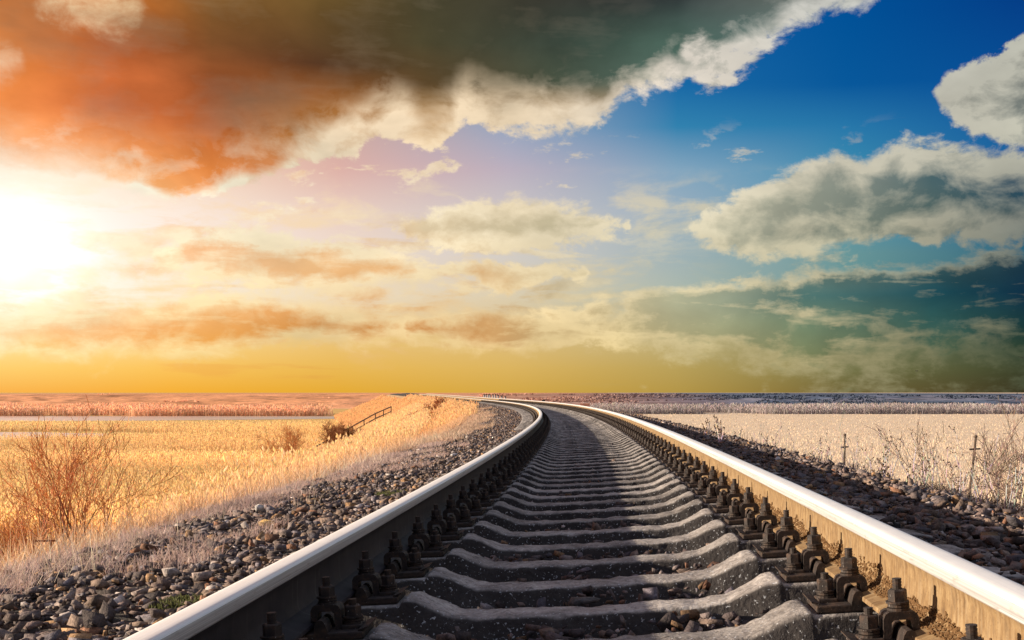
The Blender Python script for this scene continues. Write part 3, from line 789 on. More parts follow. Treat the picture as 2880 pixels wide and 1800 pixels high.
def bolt_bm(x, z, big, rot):
    bm = bmesh.new()
    r = .0215 if big else .0225
    z0 = z
    cyl_bm(bm, (x, 0), r * 1.18, z0, z0 + .0055, 16); cyl_bm(bm, (x + .0012, .001), r * 1.12, z0 + .0075, z0 + .0135, 16); cyl_bm(bm, (x - .001, 0), r * 1.22, z0 + .0155, z0 + .020, 16)
    cyl_bm(bm, (x, 0), .011, z0, z0 + .022, 10)
    h = .027 if big else .029; n0 = z0 + .0195
    cyl_bm(bm, (x, 0), r, n0, n0 + h - .003, 6, ang=rot); cyl_bm(bm, (x, 0), r, n0 + h - .003, n0 + h, 6, r2=r * .88, ang=rot)
    zt = n0 + h
    L = .024 if big else .016; k = 7
    for i in range(k):
        cyl_bm(bm, (x, 0), .0108 if i % 2 == 0 else .0098, zt + L * i / k, zt + L * (i + 1) / k, 12)
    return bm
def tmp_mesh(bm, mat, name):
    bmesh.ops.recalc_face_normals(bm, faces=bm.faces)
    me = bpy.data.meshes.new(name); bm.to_mesh(me); bm.free(); me.materials.append(mat); return me
ME_PLATE = tmp_mesh(plate_bm(), M_PLATE, 'base_plate')
ME_CLIP = {d: tmp_mesh(clip_bm(d), M_IRON, 'clip') for d in (-1, 1)}
ME_BOLT = {(d, r_): tmp_mesh(bolt_bm(d * .098, PT + .066, True, r_ * .35), M_IRON, 'clip_bolt') for d in (-1, 1) for r_ in range(3)}
ME_ANCH = {(d, r_): tmp_mesh(bolt_bm(d * .165, PT + .010, False, r_ * .4 + .2), M_IRON, 'anchor_bolt') for d in (-1, 1) for r_ in range(3)}
bmj = bmesh.new()
for me in [ME_PLATE] + list(ME_CLIP.values()) + [ME_BOLT[(-1, 0)], ME_BOLT[(1, 1)], ME_ANCH[(-1, 0)], ME_ANCH[(1, 1)]]:
    bmj.from_mesh(me)
ME_JOIN = bpy.data.meshes.new('base_plate_far'); bmj.to_mesh(ME_JOIN); bmj.free(); ME_JOIN.materials.append(M_IRON)
def child(name, me, parent, loc=(0, 0, 0)):
    o = bpy.data.objects.new(name, me); COL.objects.link(o); o.parent = parent; o.location = loc
    return o
ORD = ['', 'second', 'third', 'fourth', 'fifth', 'sixth', 'seventh', 'eighth', 'ninth', 'tenth', 'eleventh', 'twelfth', 'thirteenth', 'fourteenth', 'fifteenth', 'sixteenth', 'seventeenth', 'eighteenth', 'nineteenth', 'twentieth']
pyr = random.Random(5)
N_SL, N_FULL = 200, 40
for i in range(N_SL):
    s = S_FIRST + i * SP + pyr.uniform(-.012, .012)
    o = bpy.data.objects.new('concrete_sleeper', SLM[pyr.randrange(4)]); COL.objects.link(o)
    o.location = T(s, 0, 0).tolist()
    o.rotation_euler = (pyr.uniform(-.006, .006), -math.atan(CANT), float(head(s)) + pyr.uniform(-.006, .006))
    d_ = i - 1
    if d_ < 0: lab = 'concrete sleeper just under the bottom edge of the picture, only bolts showing'
    elif d_ == 0: lab = 'concrete sleeper nearest the camera of those fully in view'
    elif d_ < 20: lab = f'pitted concrete sleeper, {ORD[d_]} away from the camera across the track'
    elif d_ < 45: lab = 'concrete sleeper in the straight middle stretch, reduced to a thin pale bar'
    elif d_ < 90: lab = 'distant concrete sleeper where the track begins to bend behind the shaded rail'
    else: lab = 'far concrete sleeper on the bend beyond the shaded rail, a hairline in view'
    tag(o, lab, 'sleeper', 'concrete sleepers under the rails')
    for sd_ in (-1, 1):
        if i < N_FULL:
            p = child('base_plate', ME_PLATE, o, (sd_ * .7975, 0, 0))
            for d in (-1, 1):
                child('clip', ME_CLIP[d], p); child('clip_bolt', ME_BOLT[(d, pyr.randrange(3))], p); child('anchor_bolt', ME_ANCH[(d, pyr.randrange(3))], p)
        else:
            child('base_plate', ME_JOIN, o, (sd_ * .7975, 0, 0))

# ------------------------------------------------------------------ grass, reeds
def blades(P, h, w, lean, col, tipcol=None, face=None):
    """thin bent blades: two quads each, roots at P"""
    N = len(P); a = rng.uniform(0, 2 * np.pi, N) if face is None else face
    d = np.stack([np.cos(a), np.sin(a), 0 * a], -1)
    b = rng.uniform(0, 2 * np.pi, N); l = np.stack([np.cos(b), np.sin(b), 0 * b], -1) * (lean * h * rng.random(N))[:, None]
    up = np.array([0, 0, 1.0]) * h[:, None]
    m1 = P + up * .55 + l * .35; tp = P + up + l
    w = np.broadcast_to(w, (N,))[:, None]
    V = np.stack([P - d * w / 2, P + d * w / 2, m1 + d * w * .42, m1 - d * w * .42, tp + d * w * .1, tp - d * w * .1], 1).reshape(-1, 3)
    i = (np.arange(N) * 6)[:, None]
    F = np.concatenate([i + np.array([[0, 1, 2, 3]]), i + np.array([[3, 2, 4, 5]])], 0)
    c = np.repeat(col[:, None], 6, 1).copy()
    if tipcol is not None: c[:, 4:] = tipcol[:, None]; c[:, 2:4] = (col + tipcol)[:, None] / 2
    return V, F, c.reshape(-1, 3), tp
def plumes(tp, size, col):
    """feathery seed heads: two crossed spindles"""
    N = len(tp); Vs, Fs = [], []
    a = rng.uniform(0, np.pi, N); sway = rng.normal(0, .35, (N, 2)) * size[:, None]
    for k in range(2):
        d = np.stack([np.cos(a + k * 1.57), np.sin(a + k * 1.57), 0 * a], -1) * (size * .22)[:, None]
        ax = np.concatenate([sway, size[:, None]], 1)
        b = tp - ax * .25
        Vs.append(np.stack([b, b + ax * .4 + d, b + ax, b + ax * .4 - d], 1))
    V = np.concatenate(Vs, 0).reshape(-1, 3); F = np.arange(len(V)).reshape(-1, 4)
    return V, F, np.repeat(np.concatenate([col, col], 0), 4, 0)
def join(parts):
    Vs, Fs, Cs, b = [], [], [], 0
    for V, F, C in parts:
        Vs.append(V); Fs.append(F + b); Cs.append(C); b += len(V)
    return np.vstack(Vs), np.vstack(Fs), np.vstack(Cs)
def jitter(base, N, lo=.7, hi=1.3): return np.asarray(base) * rng.uniform(lo, hi, (N, 1)) * rng.uniform(.93, 1.07, (N, 3))

# low dry grass along the left ballast shoulder, in drifts
parts = []
def crest_grass(N, s0, s1, o0, o1, seed, thr, h0, h1, base, pw=1.6, lift=0.0, w=.004):
    s = s0 + (s1 - s0) * rng.random(N) ** pw; o = rng.uniform(o0, o1, N)
    n = fbm(s * .9, o * 1.6, seed, 4)
    edge = np.clip((-o - 2.2) / .9, 0, 1) if o1 < 0 else np.clip((o - 1.9) / .9, 0, 1)
    k = n + edge * .30 > thr; s, o = s[k], o[k]
    P = ground(s, o, lift); N = len(s)
    h = rng.uniform(h0, h1, N) * (.6 + .8 * fbm(s * 1.7, o * 2, seed + 9))
    ww = w * (1 + np.maximum(s - 6, 0) * .09)
    c = jitter(base, N)
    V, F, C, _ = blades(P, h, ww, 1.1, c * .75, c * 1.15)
    parts.append((V, F, C))
crest_grass(110000, 2.0, 24, -3.7, -1.75, 11, .685, .03, .10, (.56, .42, .38), 1.5, w=.0032)
crest_grass(50000, 20, 75, -3.8, -2.0, 12, .68, .04, .14, (.58, .41, .30), 1.4, w=.004)
crest_grass(26000, 2.5, 40, -4.6, -3.2, 13, .62, .06, .26, (.66, .43, .27), 1.4, w=.004)
crest_grass(5000, 3, 26, -3.9, -2.0, 14, .70, .10, .24, (.75, .62, .48), 1.4, w=.003)
V, F, C = join(parts)
tag(np_obj('grass', V, F, M_GRASS, col=C), kind='stuff', label='pale mauve dry grass in drifts over the ballast shoulder beside the shaded rail', cat='grass')

parts = []
crest_grass(22000, 3, 45, 2.45, 4.6, 15, .66, .05, .25, (.40, .31, .26), 1.5)
crest_grass(8000, 10, 90, 2.4, 5.5, 16, .62, .10, .35, (.42, .31, .23), 1.2, w=.006)
V, F, C = join(parts)
tag(np_obj('grass', V, F, M_GRASS, col=C), kind='stuff', label='grey brown dead grass behind the dark ballast, below the wooden crosses', cat='grass')

# tall golden grass and reeds down the left slope
parts = []
def slope(N, s0, s1, o0, o1, h0, h1, base, plume, pl=.6, pw=1.3, w=.012, seed=1, thr=.35, size=.16):
    s = s0 + (s1 - s0) * rng.random(N) ** pw; o = rng.uniform(o0, o1, N)
    k = fbm(s * .16, o * .3, seed, 3) > thr; s, o = s[k], o[k]; N = len(s)
    P = ground(s, o, -.05); h = rng.uniform(h0, h1, N) * (.7 + .6 * fbm(s * .3, o * .4, seed + 5))
    ww = w * (1 + np.maximum(s - 20, 0) * .018)
    c = jitter(base, N, .6, 1.3)
    V, F, C, tp = blades(P, h, ww, .45, c * .8, c * 1.1)
    parts.append((V, F, C))
    q = rng.random(N) < pl
    if q.any():
        parts.append(plumes(tp[q], size * rng.uniform(.7, 1.3, q.sum()) * (1 + np.maximum(s[q] - 30, 0) * .006), jitter(plume, q.sum(), .7, 1.25)))
slope(70000, 6, 60, -8.0, -3.6, .15, .45, (.74, .49, .30), (.88, .62, .36), .0, 1.3, .006, 21, .30, .05)
slope(70000, 22, 160, -17.3, -6.0, .7, 1.4, (.78, .53, .30), (1.0, .78, .48), .8, 1.1, .012, 23, .28, .11)
slope(50000, 60, 250, -9.5, -3.1, .2, .6, (.74, .49, .26), (.95, .68, .40), .5, 1.1, .02, 25, .36, .11)
slope(40000, 130, 330, -17.3, -5.0, .35, .8, (.74, .46, .24), (.92, .64, .36), .5, 1.0, .04, 27, .20, .12)
V, F, C = join(parts)
tag(np_obj('grass', V, F, M_REED, col=C), kind='stuff', label='tall golden grass covering the embankment slope that curves up to the bend', cat='grass')

# reed beds of the marsh
def reeds(N, y0, y1, u0, u1, h0, h1, base, plume, seed, pw=1.0, size=.22, bald=None, pl=.75, shade=True, thr=.2):
    q = rng.random(N) ** pw
    y = 1 / (1 / y0 + (1 / y1 - 1 / y0) * q)                 # denser near the viewer
    x = y * rng.uniform(u0, u1, N)
    s, o = to_track(x, y)
    k = (o < -16.6) | (o > 12.2)
    if bald is not None: k &= ~bald(x, y)
    n = fbm(x * .045, y * .05, seed, 4)
    k &= n > thr
    x, y, n = x[k], y[k], n[k]; N = len(x)
    P = np.stack([x, y, np.full(N, PLAIN - .02)], -1)
    h = rng.uniform(h0, h1, N) * (.65 + .7 * n) * (np.interp(y, [90, 240], [1, .5]) if y1 < 270 else 1)
    w = .014 + y * .00035
    c = jitter(base, N, .65, 1.25) * (.75 + .5 * fbm(x * .03, y * .06, seed + 7))[:, None]
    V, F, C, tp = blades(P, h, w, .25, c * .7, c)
    out = [(V, F, C)]
    g = rng.random(N) < pl
    out.append(plumes(tp[g], size * rng.uniform(.7, 1.4, g.sum()) * (1 + y[g] * .004), jitter(plume, g.sum(), .7, 1.25) * (.8 + .4 * fbm(x[g] * .03, y[g] * .06, seed + 7))[:, None]))
    return out
wet = lambda x, y: ((x < -66) & (y > 148) & (y < 216) & (x > -140) & (x < -60 - abs(y - 185) * .9)) | ((y > 276) & (y < 358) & (x < -28 - np.abs(350 - y) * .45))
parts = reeds(130000, 50, 256, -.56, -.04, 1.0, 1.9, (.86, .54, .26), (1.0, .79, .44), 61, 1.0, .115, wet)  # golden straw, with the sun bloom's orange painted into its colour
parts += reeds(22000, 215, 345, -.56, -.04, .4, .7, (.86, .60, .30), (1.0, .82, .48), 62, 1.0, .12, wet)
V, F, C = join(parts)
tag(np_obj('reeds', V, F, M_REED, col=C), kind='stuff', label='golden reed bed filling the marsh behind the orange willow shrub', cat='reeds')
parts = reeds(22000, 356, 400, -.56, -.06, 1.4, 2.9, (.90, .55, .36), (1.0, .66, .46), 63, 1.0, .3, None, .5, thr=.33)
V, F, C = join(parts)
tag(np_obj('reeds', V, F, M_REED, col=C), kind='stuff', label='pinkish reed fringe on the far bank behind the thin strip of water', cat='reeds')
parts = reeds(70000, 30, 392, .0, .42, .15, .34, (.92, .74, .55), (.98, .83, .64), 65, .8, .07, None, .4, thr=.0)
V, F, C = join(parts)
tag(np_obj('reeds', V, F, M_REED, col=C), kind='stuff', label='pale straw coloured marsh field behind the weeds and wooden crosses', cat='reeds')
parts = reeds(20000, 388, 430, -.02, .42, .8, 2.8, (.52, .46, .46), (.60, .54, .53), 66, 1.0, .3, None, .5, thr=.36)
V, F, C = join(parts)
tag(np_obj('reeds', V, F, M_REED, col=C), kind='stuff', label='greyish reed fringe at the far edge of the pale field under the dark hills', cat='reeds')

# scrub on the hillside, one mass of low bushes
N = 42000
x = rng.uniform(-420, 260, N); y = rng.uniform(462, 628, N)
k = fbm(x * .035, y * .05, 81, 4) > .50 + .3 * np.clip((-x - 20) / 120, 0, 1) ; x, y = x[k], y[k]; N = len(x)
P = np.stack([x, y, hillz(x, y) - .1], -1)
wx = np.clip((x + 120 + 60 * (fbm(x * .01, y * .02, 50) - .5)) / 190, 0, 1)[:, None]
c = (np.array([.80, .40, .26]) * (1 - wx) + np.array([.065, .085, .13]) * wx) * rng.uniform(.75, 1.25, (N, 1))  # bushes carry the same painted glow and haze tint
V, F, C, _ = blades(P, rng.uniform(.3, 1.0, N), rng.uniform(.5, 1.6, N), .8, c * .7, c * 1.2)
tag(np_obj('scrub', V, F, M_GRASS, col=C), kind='stuff', label='scrub coloured from warm glow to blue haze, covering the hills along the horizon', cat='scrub')

# ------------------------------------------------------------------ branching plants
class Tubes:
    def __init__(s): s.V = []; s.F = []; s.C = []; s.n = 0
    def seg(s, a, b, r0, r1, col, k=4):
        d = (b - a)
        if d.length < 1e-6: return
        q = d.to_track_quat('Z', 'Y'); ex = q @ Vector((1, 0, 0)); ey = q @ Vector((0, 1, 0))
        for p, r in ((a, r0), (b, r1)):
            for i in range(k):
                t = 2 * math.pi * i / k
                s.V.append((p + ex * (r * math.cos(t)) + ey * (r * math.sin(t)))[:]); s.C.append(col)
        for i in range(k):
            j = (i + 1) % k
            s.F.append((s.n + i, s.n + j, s.n + k + j, s.n + k + i))
        s.n += 2 * k
    def ball(s, c, r, col):
        pts = [Vector((r, 0, 0)), Vector((0, r, 0)), Vector((-r, 0, 0)), Vector((0, -r, 0)), Vector((0, 0, r * 1.1)), Vector((0, 0, -r * .9))]
        for p in pts: s.V.append((c + p)[:]); s.C.append(col)
        for a, b in ((0, 1), (1, 2), (2, 3), (3, 0)):
            s.F.append((s.n + a, s.n + b, s.n + 4, s.n + 4)); s.F.append((s.n + b, s.n + a, s.n + 5, s.n + 5))
        s.n += 6
    def obj(s, name, mat, parent=None):
        F = np.array(s.F)
        me = bpy.data.meshes.new(name)
        me.from_pydata(s.V, [], [tuple(dict.fromkeys(f)) for f in s.F]); me.update()
        a = me.attributes.new('Col', 'FLOAT_COLOR', 'POINT')
        c = np.ones((len(s.V), 4), np.float32); c[:, :3] = s.C; a.data.foreach_set('color', c.ravel())
        me.materials.append(mat)
        o = bpy.data.objects.new(name, me); COL.objects.link(o)
        if parent: o.parent = parent
        return o
def shrub(name, label, cat, loc, height, stems, spread, c0, c1, seed, r0=.02, depth=4, group=None, twig=1.0, lean=(0, 0), up=.30, rmin=.0016, fork=.55):
    r = random.Random(seed); root = empty(name, loc)
    A, B = Tubes(), Tubes()
    def grow(p, d, L, rad, lev, T_):
        nseg = 4 if lev == 0 else 3
        for i in range(nseg):
            d2 = (d + Vector((r.gauss(0, .13), r.gauss(0, .13), r.gauss(0, .08) + up * .25))).normalized()
            q = p + d2 * (L / nseg); ra = rad * (1 - .62 * i / nseg); rb = rad * (1 - .62 * (i + 1) / nseg)
            f = min(1, lev / depth + .15 * i / nseg)
            col = tuple(c0[k] * (1 - f) + c1[k] * f for k in range(3))
            col = tuple(v * r.uniform(.8, 1.2) for v in col)
            T_.seg(p, q, max(ra, rmin), max(rb, rmin * .8), col, 5 if lev == 0 else 3)
            p, d = q, d2
            if lev < depth and i >= (1 if lev == 0 else 0):
                for _ in range(2 if r.random() < fork * twig else 1):
                    ax = Vector((r.gauss(0, 1), r.gauss(0, 1), r.gauss(0, .6))).normalized()
                    nd_ = (d2 + ax * r.uniform(.45, .85)).normalized()
                    grow(q, nd_, L * r.uniform(.42, .68), rb * .68, lev + 1, B)
    for i in range(stems):
        a = 2 * math.pi * (i + r.random() * .6) / stems
        d = Vector((math.cos(a) * spread * r.uniform(.3, 1) + lean[0], math.sin(a) * spread * r.uniform(.3, 1) + lean[1], 1)).normalized()
        b = Vector((math.cos(a) * height * .06, math.sin(a) * height * .06, -.05))
        grow(b, d, height * r.uniform(.42, .60), r0 * r.uniform(.7, 1.1), 0, A)
    A.obj('trunk', M_TWIG, root); B.obj('crown', M_TWIG, root)
    return tag(root, label, cat, group)
def at(px, py, Y, photo=True):
    """world point at depth Y behind the photo pixel (px, py)"""
    return Vector((CAM.x + (px - HX) / FPX * Y, Y, CAM.z + (HY - py) / FPX * Y))
def rest(px, Y, dz=0.0):
    x = CAM.x + (px - HX) / FPX * Y
    s, o = to_track(np.array([x]), np.array([float(Y)]))
    z = PLAIN if (o[0] < -17 or o[0] > 12.6) else T(s, o, prof(o))[0][2]
    return Vector((x, Y, z + dz))
shrub('willow_shrub', 'large bare shrub with orange red twigs on the slope at the left edge', 'shrub', rest(215, 9.6, -.05), 1.42, 12, .58, (.17, .09, .055), (.62, .25, .09), 4, .012, 3, 'bare shrubs left of the track', .8, up=.55, rmin=.0022, fork=.46)  # reddish twigs, their colour warmed to stand in for the sun bloom
shrub('willow_shrub', 'low bare shrub with tangled brown twigs under the orange one, beside the rusty stand', 'shrub', rest(30, 9.0, -.05), .95, 6, .75, (.22, .11, .07), (.48, .20, .09), 9, .009, 3, 'bare shrubs left of the track', .8, rmin=.0016)
shrub('thin_shrub', 'thin leafless shrub with upright twigs in front of the reeds, right of the orange willow', 'shrub', rest(590, 24, -.05), 1.35, 7, .5, (.30, .17, .09), (.52, .28, .12), 12, .012, 3, 'bare shrubs left of the track', .8, rmin=.003)
shrub('bare_tree', 'dark round bare tree beside the handrail at the foot of the slope', 'tree', rest(954, 128, -.1), 3.4, 10, 1.0, (.12, .05, .025), (.26, .10, .04), 15, .09, 4, 'bare trees on the marsh', 1.5, up=.15, rmin=.008)
shrub('bare_tree', 'wispy reddish bare tree standing in the reeds left of the handrail', 'tree', rest(806, 112, -.1), 4.2, 6, .6, (.34, .15, .06), (.52, .24, .09), 18, .05, 4, 'bare trees on the marsh', .75, up=.3, rmin=.010)
shrub('bare_tree', 'bare spreading tree cut off by the right edge of the picture', 'tree', rest(2912, 16, -.1), 3.1, 6, .8, (.14, .10, .085), (.22, .15, .12), 22, .03, 4, 'bare trees on the marsh', 1.0, lean=(-.15, 0), up=.15, rmin=.003)
for i, (px, Y, hh, sd_) in enumerate([(1150, 92, .9, 31), (1215, 112, 1.1, 32), (1185, 100, 1.0, 33), (1245, 124, .8, 34), (1120, 86, .7, 35)]):
    lab = ['rust brown bush low on the slope below the bend', 'largest rust brown bush near the top of the slope', 'rust brown bush in the middle of the patch on the slope', 'small rust brown bush highest on the slope by the rails', 'smallest rust brown bush, lowest of the patch on the slope'][i]
    shrub('brown_bush', lab, 'bush', rest(px, Y, -.1), hh * 1.5, 12, 1.3, (.22, .07, .03), (.38, .13, .05), sd_, .03, 3, 'rust brown bushes on the curved slope', 1.2, up=.1, rmin=.014)

# dry weeds with seed heads along the right shoulder
def weed(label, px, Y, ytop, seed, tone):
    r = random.Random(seed); base = rest(px, Y, -.03)
    h = max(.3, at(px, ytop, Y).z - base.z)
    A = Tubes()
    c = (.50 * tone, .455 * tone, .45 * tone); hd_ = (.12, .08, .06)
    def stalk(p, d, L, rad, lev):
        n = 5
        for i in range(n):
            d = (d + Vector((r.gauss(0, .10), r.gauss(0, .10), .08))).normalized(); q = p + d * L / n
            A.seg(p, q, rad * (1 - .5 * i / n), rad * (1 - .5 * (i + 1) / n), tuple(v * r.uniform(.75, 1.25) for v in c), 4)
            p = q
            if lev < 2 and i >= 1 and r.random() < .6:
                ax = Vector((r.gauss(0, 1), r.gauss(0, 1), .6)).normalized()
                stalk(q, (d * .7 + ax * .6).normalized(), L * r.uniform(.22, .36), rad * .6, lev + 1)
            if lev >= 1 and r.random() < .3: A.ball(q, r.uniform(.004, .009), tuple(v * r.uniform(.7, 1.5) for v in hd_))
        A.ball(p, r.uniform(.006, .012), hd_)
    for i in range(r.randint(2, 4)):
        stalk(Vector((r.gauss(0, .006), r.gauss(0, .006), 0)), Vector((r.gauss(0, .10), r.gauss(0, .10), 1)).normalized(), h * (1.0 if i == 0 else r.uniform(.6, .9)), .004 + .0002 * Y, 0)
    o = A.obj('dry_weed', M_TWIG); o.location = base
    return tag(o, label, 'weed', 'dry weeds along the right shoulder')
WD = [(2310, 20, 1255, 'thin dry weed left of the smaller cross'), (2378, 22, 1200, 'tall dry weed rising just above the smaller wooden cross'), (2335, 17, 1265, 'bushy dry weed at the foot of the smaller cross'),
      (2470, 16, 1248, 'slanting bare stem between the two crosses'), (2500, 14.5, 1250, 'dark beaded weed midway between the two crosses'), (2540, 15.5, 1262, 'upright beaded weed with dark seed heads between the crosses'),
      (2610, 14, 1240, 'whitish tall weed left of the larger cross'), (2655, 13, 1262, 'pale branching weed directly left of the larger cross'), (2700, 12, 1325, 'grey weed in front of the larger cross'),
      (2780, 12.5, 1265, 'dense grey weed right of the larger cross'), (2815, 10.5, 1305, 'whitish low weed beside the ballast near the right edge'), (2850, 11, 1295, 'thick grey weed under the tree at the right edge'),
      (2600, 11.5, 1310, 'low brown weed at the ballast edge below the tall whitish one'), (2760, 9.6, 1375, 'low grey weed at the ballast edge nearest the camera'),
      (2250, 24, 1240, 'slender bare weed where the dark ballast narrows'), (2140, 30, 1215, 'small weed behind the sunlit rail, farthest of the row')]
wr = random.Random(77)
for k in range(22):
    Y = wr.uniform(9.5, 15); px = 2880 - wr.random() ** 1.3 * 420
    WD.append((px, Y, 1470 - (Y - 9.5) / 7.5 * 150 - wr.uniform(20, 110), 'one of the pale tangled weeds crowding the slope at the lower right behind the ballast'))
for k in range(26):
    Y = wr.uniform(15, 34); px = wr.uniform(1980, 2480)
    WD.append((px, Y, np.interp(px, [1980, 2480], [1188, 1300]) - wr.uniform(-10, 25) + 12, 'one of the thin dry weeds lining the far edge of the dark ballast'))
for i, (px, Y, yt, lab) in enumerate(WD):
    weed(lab, px, Y, yt, 50 + i, [1.0, .8, 1.25][i % 3])

# ------------------------------------------------------------------ posts, handrail and other small things
m = Mat('grey_old_wood'); a = m.noise(m.coord('Object', (30, 30, 4)), 2, 5, .6)
m.set(base=m.ramp(a, [(.3, (.05, .035, .028)), (.7, (.15, .105, .075))]), rough=.9); M_WOOD = m.m
m = Mat('rusty_sheet'); a = m.noise(m.coord('Object'), 9, 6, .65)
m.set(base=m.ramp(a, [(.3, (.20, .06, .025)), (.7, (.46, .17, .06))]), rough=.85); M_RUST = m.m
def simple(name, col, rough=.7):
    q = Mat(name); a = q.noise(q.coord('Object'), 7, 5, .6)
    q.set(base=q.ramp(a, [(.3, tuple(v * .75 for v in col)), (.7, tuple(min(1, v * 1.15) for v in col))]), rough=rough); return q.m
M_WHITE = simple('white_limewash', (.80, .78, .75)); M_BLACK = simple('black_tar_paint', (.03, .028, .028)); M_PINK = simple('pale_pink_plaster', (.62, .34, .28))
def pole_cross(label, px, ytop, pxb, Y, yb, w_bar, ybar):
    base = rest(pxb, Y, -.1); top = at(px, ytop, Y)
    root = empty('wooden_cross', base)
    ax = top - base; L = ax.length
    def part(nm, p, q, r0, r1, k=8):
        t = Tubes(); t.seg(p, q, r0, r1, (.15, .1, .07), k); o = t.obj(nm, M_WOOD, root); return o
    d = ax.normalized()
    part('post', Vector(), ax, .095, .075)
    c = d * (L * (1 - (ybar - ytop) / (yb - ytop))); sdv = Vector((1, .25, .04)).normalized()
    part('crossbar', c - sdv * w_bar + Vector((0, -.09, 0)), c + sdv * w_bar + Vector((0, -.09, 0)), .055, .05)
    bmk = bmesh.new(); bmesh.ops.create_icosphere(bmk, subdivisions=2, radius=.10)
    for v in bmk.verts: v.co = v.co * (1 + .15 * random.random()) + ax + Vector((0, 0, .05))
    bm_obj('cap', bmk, M_WOOD, root)
    return tag(root, label, 'post', 'wooden cross posts right of the track')
pole_cross('larger leaning wooden cross post near the right edge', 2744.5, 1230, 2722, 74, 1389, .36, 1256)
pole_cross('smaller upright wooden cross post left of the weeds', 2376, 1225, 2373, 88, 1306, .30, 1242)

# handrail running down the slope to the dark tree
root = empty('handrail', rest(890, 136))
A_ = at(878, 1262, 132); B_ = at(1056, 1163, 150); C_ = at(1100, 1144, 158)
def on_ground(p):
    s, o = to_track(np.array([p.x]), np.array([p.y])); z = PLAIN if o[0] < -17 else T(s, o, prof(o))[0][2]
    return float(z)
path = [A_.lerp(B_, i / 5) for i in range(6)] + [B_.lerp(C_, .5), C_]
for dz_ in (0, -.62):
    t = Tubes()
    for p, q in zip(path[:-1], path[1:]):
        t.seg(p + Vector((0, 0, dz_)) - root.location, q + Vector((0, 0, dz_)) - root.location, .075, .075, (.2, .1, .05), 6)
    t.obj('rail_bar', M_WOOD, root)
for p in path:
    t = Tubes(); t.seg(Vector((p.x, p.y, min(on_ground(p) - .2, p.z - 1.1))) - root.location, p + Vector((0, 0, .05)) - root.location, .065, .065, (.2, .1, .05), 6)
    t.obj('post', M_WOOD, root)
tag(root, 'brown wooden handrail climbing the slope behind the dark round tree', 'handrail')

# black and white marker posts behind the far rail
def marker(px, ytop, label, hgt):
    ss_ = np.arange(55, 200, .5); P = T(ss_, 3.0, prof(3.0))
    pxs = HX + (P[:, 0] - CAM.x) / P[:, 1] * FPX
    j = int(np.argmin(abs(pxs - px) + np.where(ss_ < 60, 1e3, 0))); p = Vector(P[j]); Y = p.y
    ztop = CAM.z + (HY - ytop) / FPX * Y
    root = empty('marker_post', p); H = ztop - p.z
    for nm, z0, z1, mt in (('base_band', -.1, H * .55, M_BLACK), ('white_band', H * .55, H * .86, M_WHITE), ('top_band', H * .86, H, M_BLACK)):
        bm = bmesh.new(); box(bm, (-.085, -.085, z0), (.085, .085, z1), .012); bm_obj(nm, bm, mt, root)
    root.rotation_euler = (0, 0, float(head(ss_[j])))
    tag(root, label, 'marker post', 'black and white marker posts at the bend')
ML = ['nearest black and white marker post, rightmost behind the far rail', 'marker post just left of the nearest one', 'black topped marker post in the middle of the row', 'marker post left of the middle of the row', 'fifth marker post counted leftward along the row']
for i, (px, yt) in enumerate([(1421, 1114.5), (1411, 1112.5), (1401, 1110.5), (1393, 1108.8), (1387, 1108.8), (1378, 1108.5), (1373, 1108.5), (1367, 1108.2), (1362, 1108.2)]):
    marker(px, yt, ML[i] if i < 5 else 'distant pale marker post merging into the row on the bend', 1)
# short dark post, rusty cabinet, pink hut
def box_thing(name, label, cat, p, parts_, rot=0, group=None):
    root = empty(name, p, (0, 0, rot))
    for nm, lo, hi, mt, bv in parts_:
        bm = bmesh.new(); box(bm, lo, hi, bv); bm_obj(nm, bm, mt, root)
    return tag(root, label, cat, group)
p = Vector(T(74, 3.2, float(prof(3.2))))
p = rest(1529, 76); zt = CAM.z + (HY - 1124) / FPX * 76 - p.z
box_thing('short_post', 'short dark post behind the far rail, standing alone', 'post', p, [('post', (-.07, -.07, -.1), (.07, .07, zt - .08), M_WOOD, .01), ('cap', (-.10, -.10, zt - .08), (.10, .10, zt), M_BLACK, .01)])
p = rest(1792, 44); zt = CAM.z + (HY - 1166) / FPX * 44 - p.z
box_thing('rusty_cabinet', 'rusty orange metal cabinet half hidden behind the sunlit rail', 'cabinet', p, [('body', (-.19, -.14, -.1), (.19, .14, zt - .03), M_RUST, .01), ('lid', (-.21, -.16, zt - .03), (.21, .16, zt), M_RUST, .006), ('door', (.03, -.150, .1), (.16, -.139, zt - .06), M_RUST, .003)])
p = Vector((CAM.x + (1645 - HX) / FPX * 330, 330, PLAIN)); zt = CAM.z + (HY - 1134) / FPX * 330 - p.z
box_thing('hut', 'small pale pink flat roofed hut far behind the bend', 'hut', p, [('wall', (-1.3, -1, -.1), (1.3, 1, zt - .25), M_PINK, .02), ('roof', (-1.42, -1.12, zt - .25), (1.42, 1.12, zt), M_PINK, .03), ('door', (-.3, -1.03, 0), (.45, -.99, zt - .6), M_RUST, .01)])
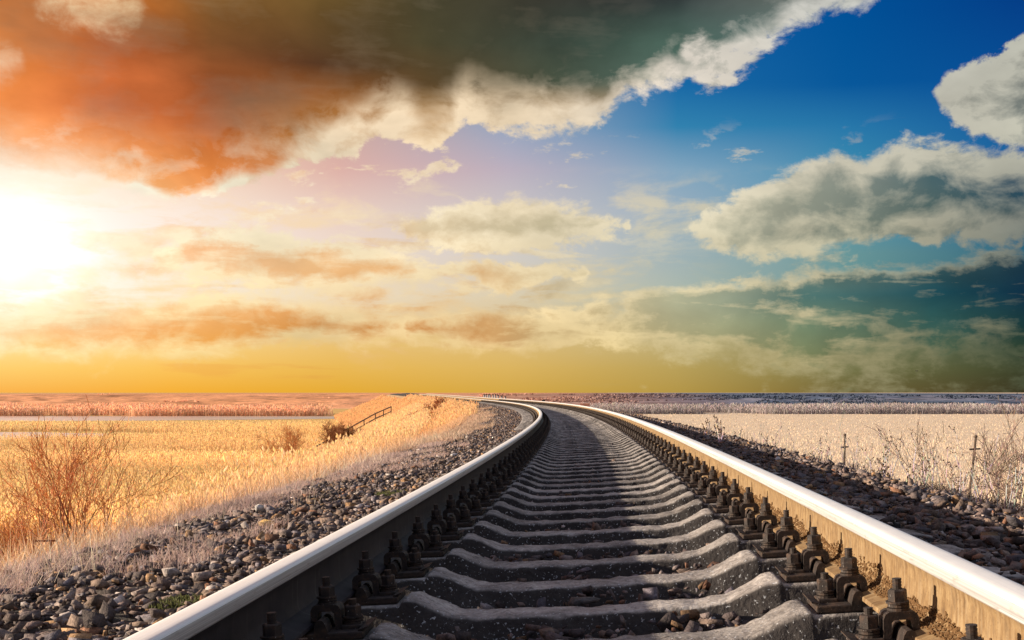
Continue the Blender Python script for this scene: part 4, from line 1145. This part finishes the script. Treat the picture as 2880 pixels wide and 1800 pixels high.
# rusty frame at the far left on the ballast shoulder
p = rest(118, 7.6, 0); root = empty('metal_stand', p, (0, 0, .3))
for nm, a_, b_ in (('leg', (-.04, 0, -.1), (-.045, 0, .20)), ('leg', (.05, .02, -.1), (.048, .02, .185)), ('crossbar', (-.05, 0, .19), (.085, .02, .185))):
    bm = bmesh.new(); A1, B1 = Vector(a_), Vector(b_); d_ = B1 - A1
    box(bm, (-.005, -.005, 0), (.005, .005, d_.length), .001)
    for v in bm.verts: v.co = d_.to_track_quat('Z', 'Y') @ v.co + A1
    bm_obj(nm, bm, M_RUST, root)
tag(root, 'small rusty metal stand in the dry grass under the willow shrub', 'metal stand')
# moss patches
for lab, s_, o_, r_, n_ in (('small green moss patch on the ballast beside the shaded rail', 4.35, -1.47, .10, 420), ('yellowish green moss tuft on the ballast farther up the shaded rail', 9.3, -1.5, .16, 500)):
    a = rng.uniform(0, 6.28, n_); q = r_ * np.sqrt(rng.random(n_))
    P = ground(s_ + q * np.cos(a) * 1.3, o_ + q * np.sin(a), .03)
    c = jitter((.15, .16, .06), n_)
    V, F, C, _ = blades(P, rng.uniform(.008, .025, n_), .006, 1.2, c * .6, c)
    tag(np_obj('moss_patch', V, F, M_GRASS, col=C), lab, 'moss', 'moss patches on the ballast')
# bird
p = at(2578, 1044, 210); root = empty('bird', p, (0, 0, .6))
t = Tubes(); t.seg(Vector((0, -.16, 0)), Vector((0, .02, .02)), .03, .06, (.03, .03, .03), 6); t.seg(Vector((0, .02, .02)), Vector((0, .16, .01)), .06, .02, (.03, .03, .03), 6)
t.obj('body', M_BLACK, root)
for sg in (-1, 1):
    bm = bmesh.new()
    pts = [(.02, .07, .03), (.02, -.05, .03), (.20, -.03, .12), (.40, -.06, .06), (.22, .07, .13)]
    lo = [bm.verts.new((sg * x, y, z)) for x, y, z in pts]; hi = [bm.verts.new((sg * x, y, z + .012)) for x, y, z in pts]
    bm.faces.new(lo); bm.faces.new(hi[::-1])
    for i in range(5): bm.faces.new((lo[i], lo[(i + 1) % 5], hi[(i + 1) % 5], hi[i]))
    bm_obj('wing', bm, M_BLACK, root)
tag(root, 'tiny dark bird flying low in the green sky on the right', 'bird')
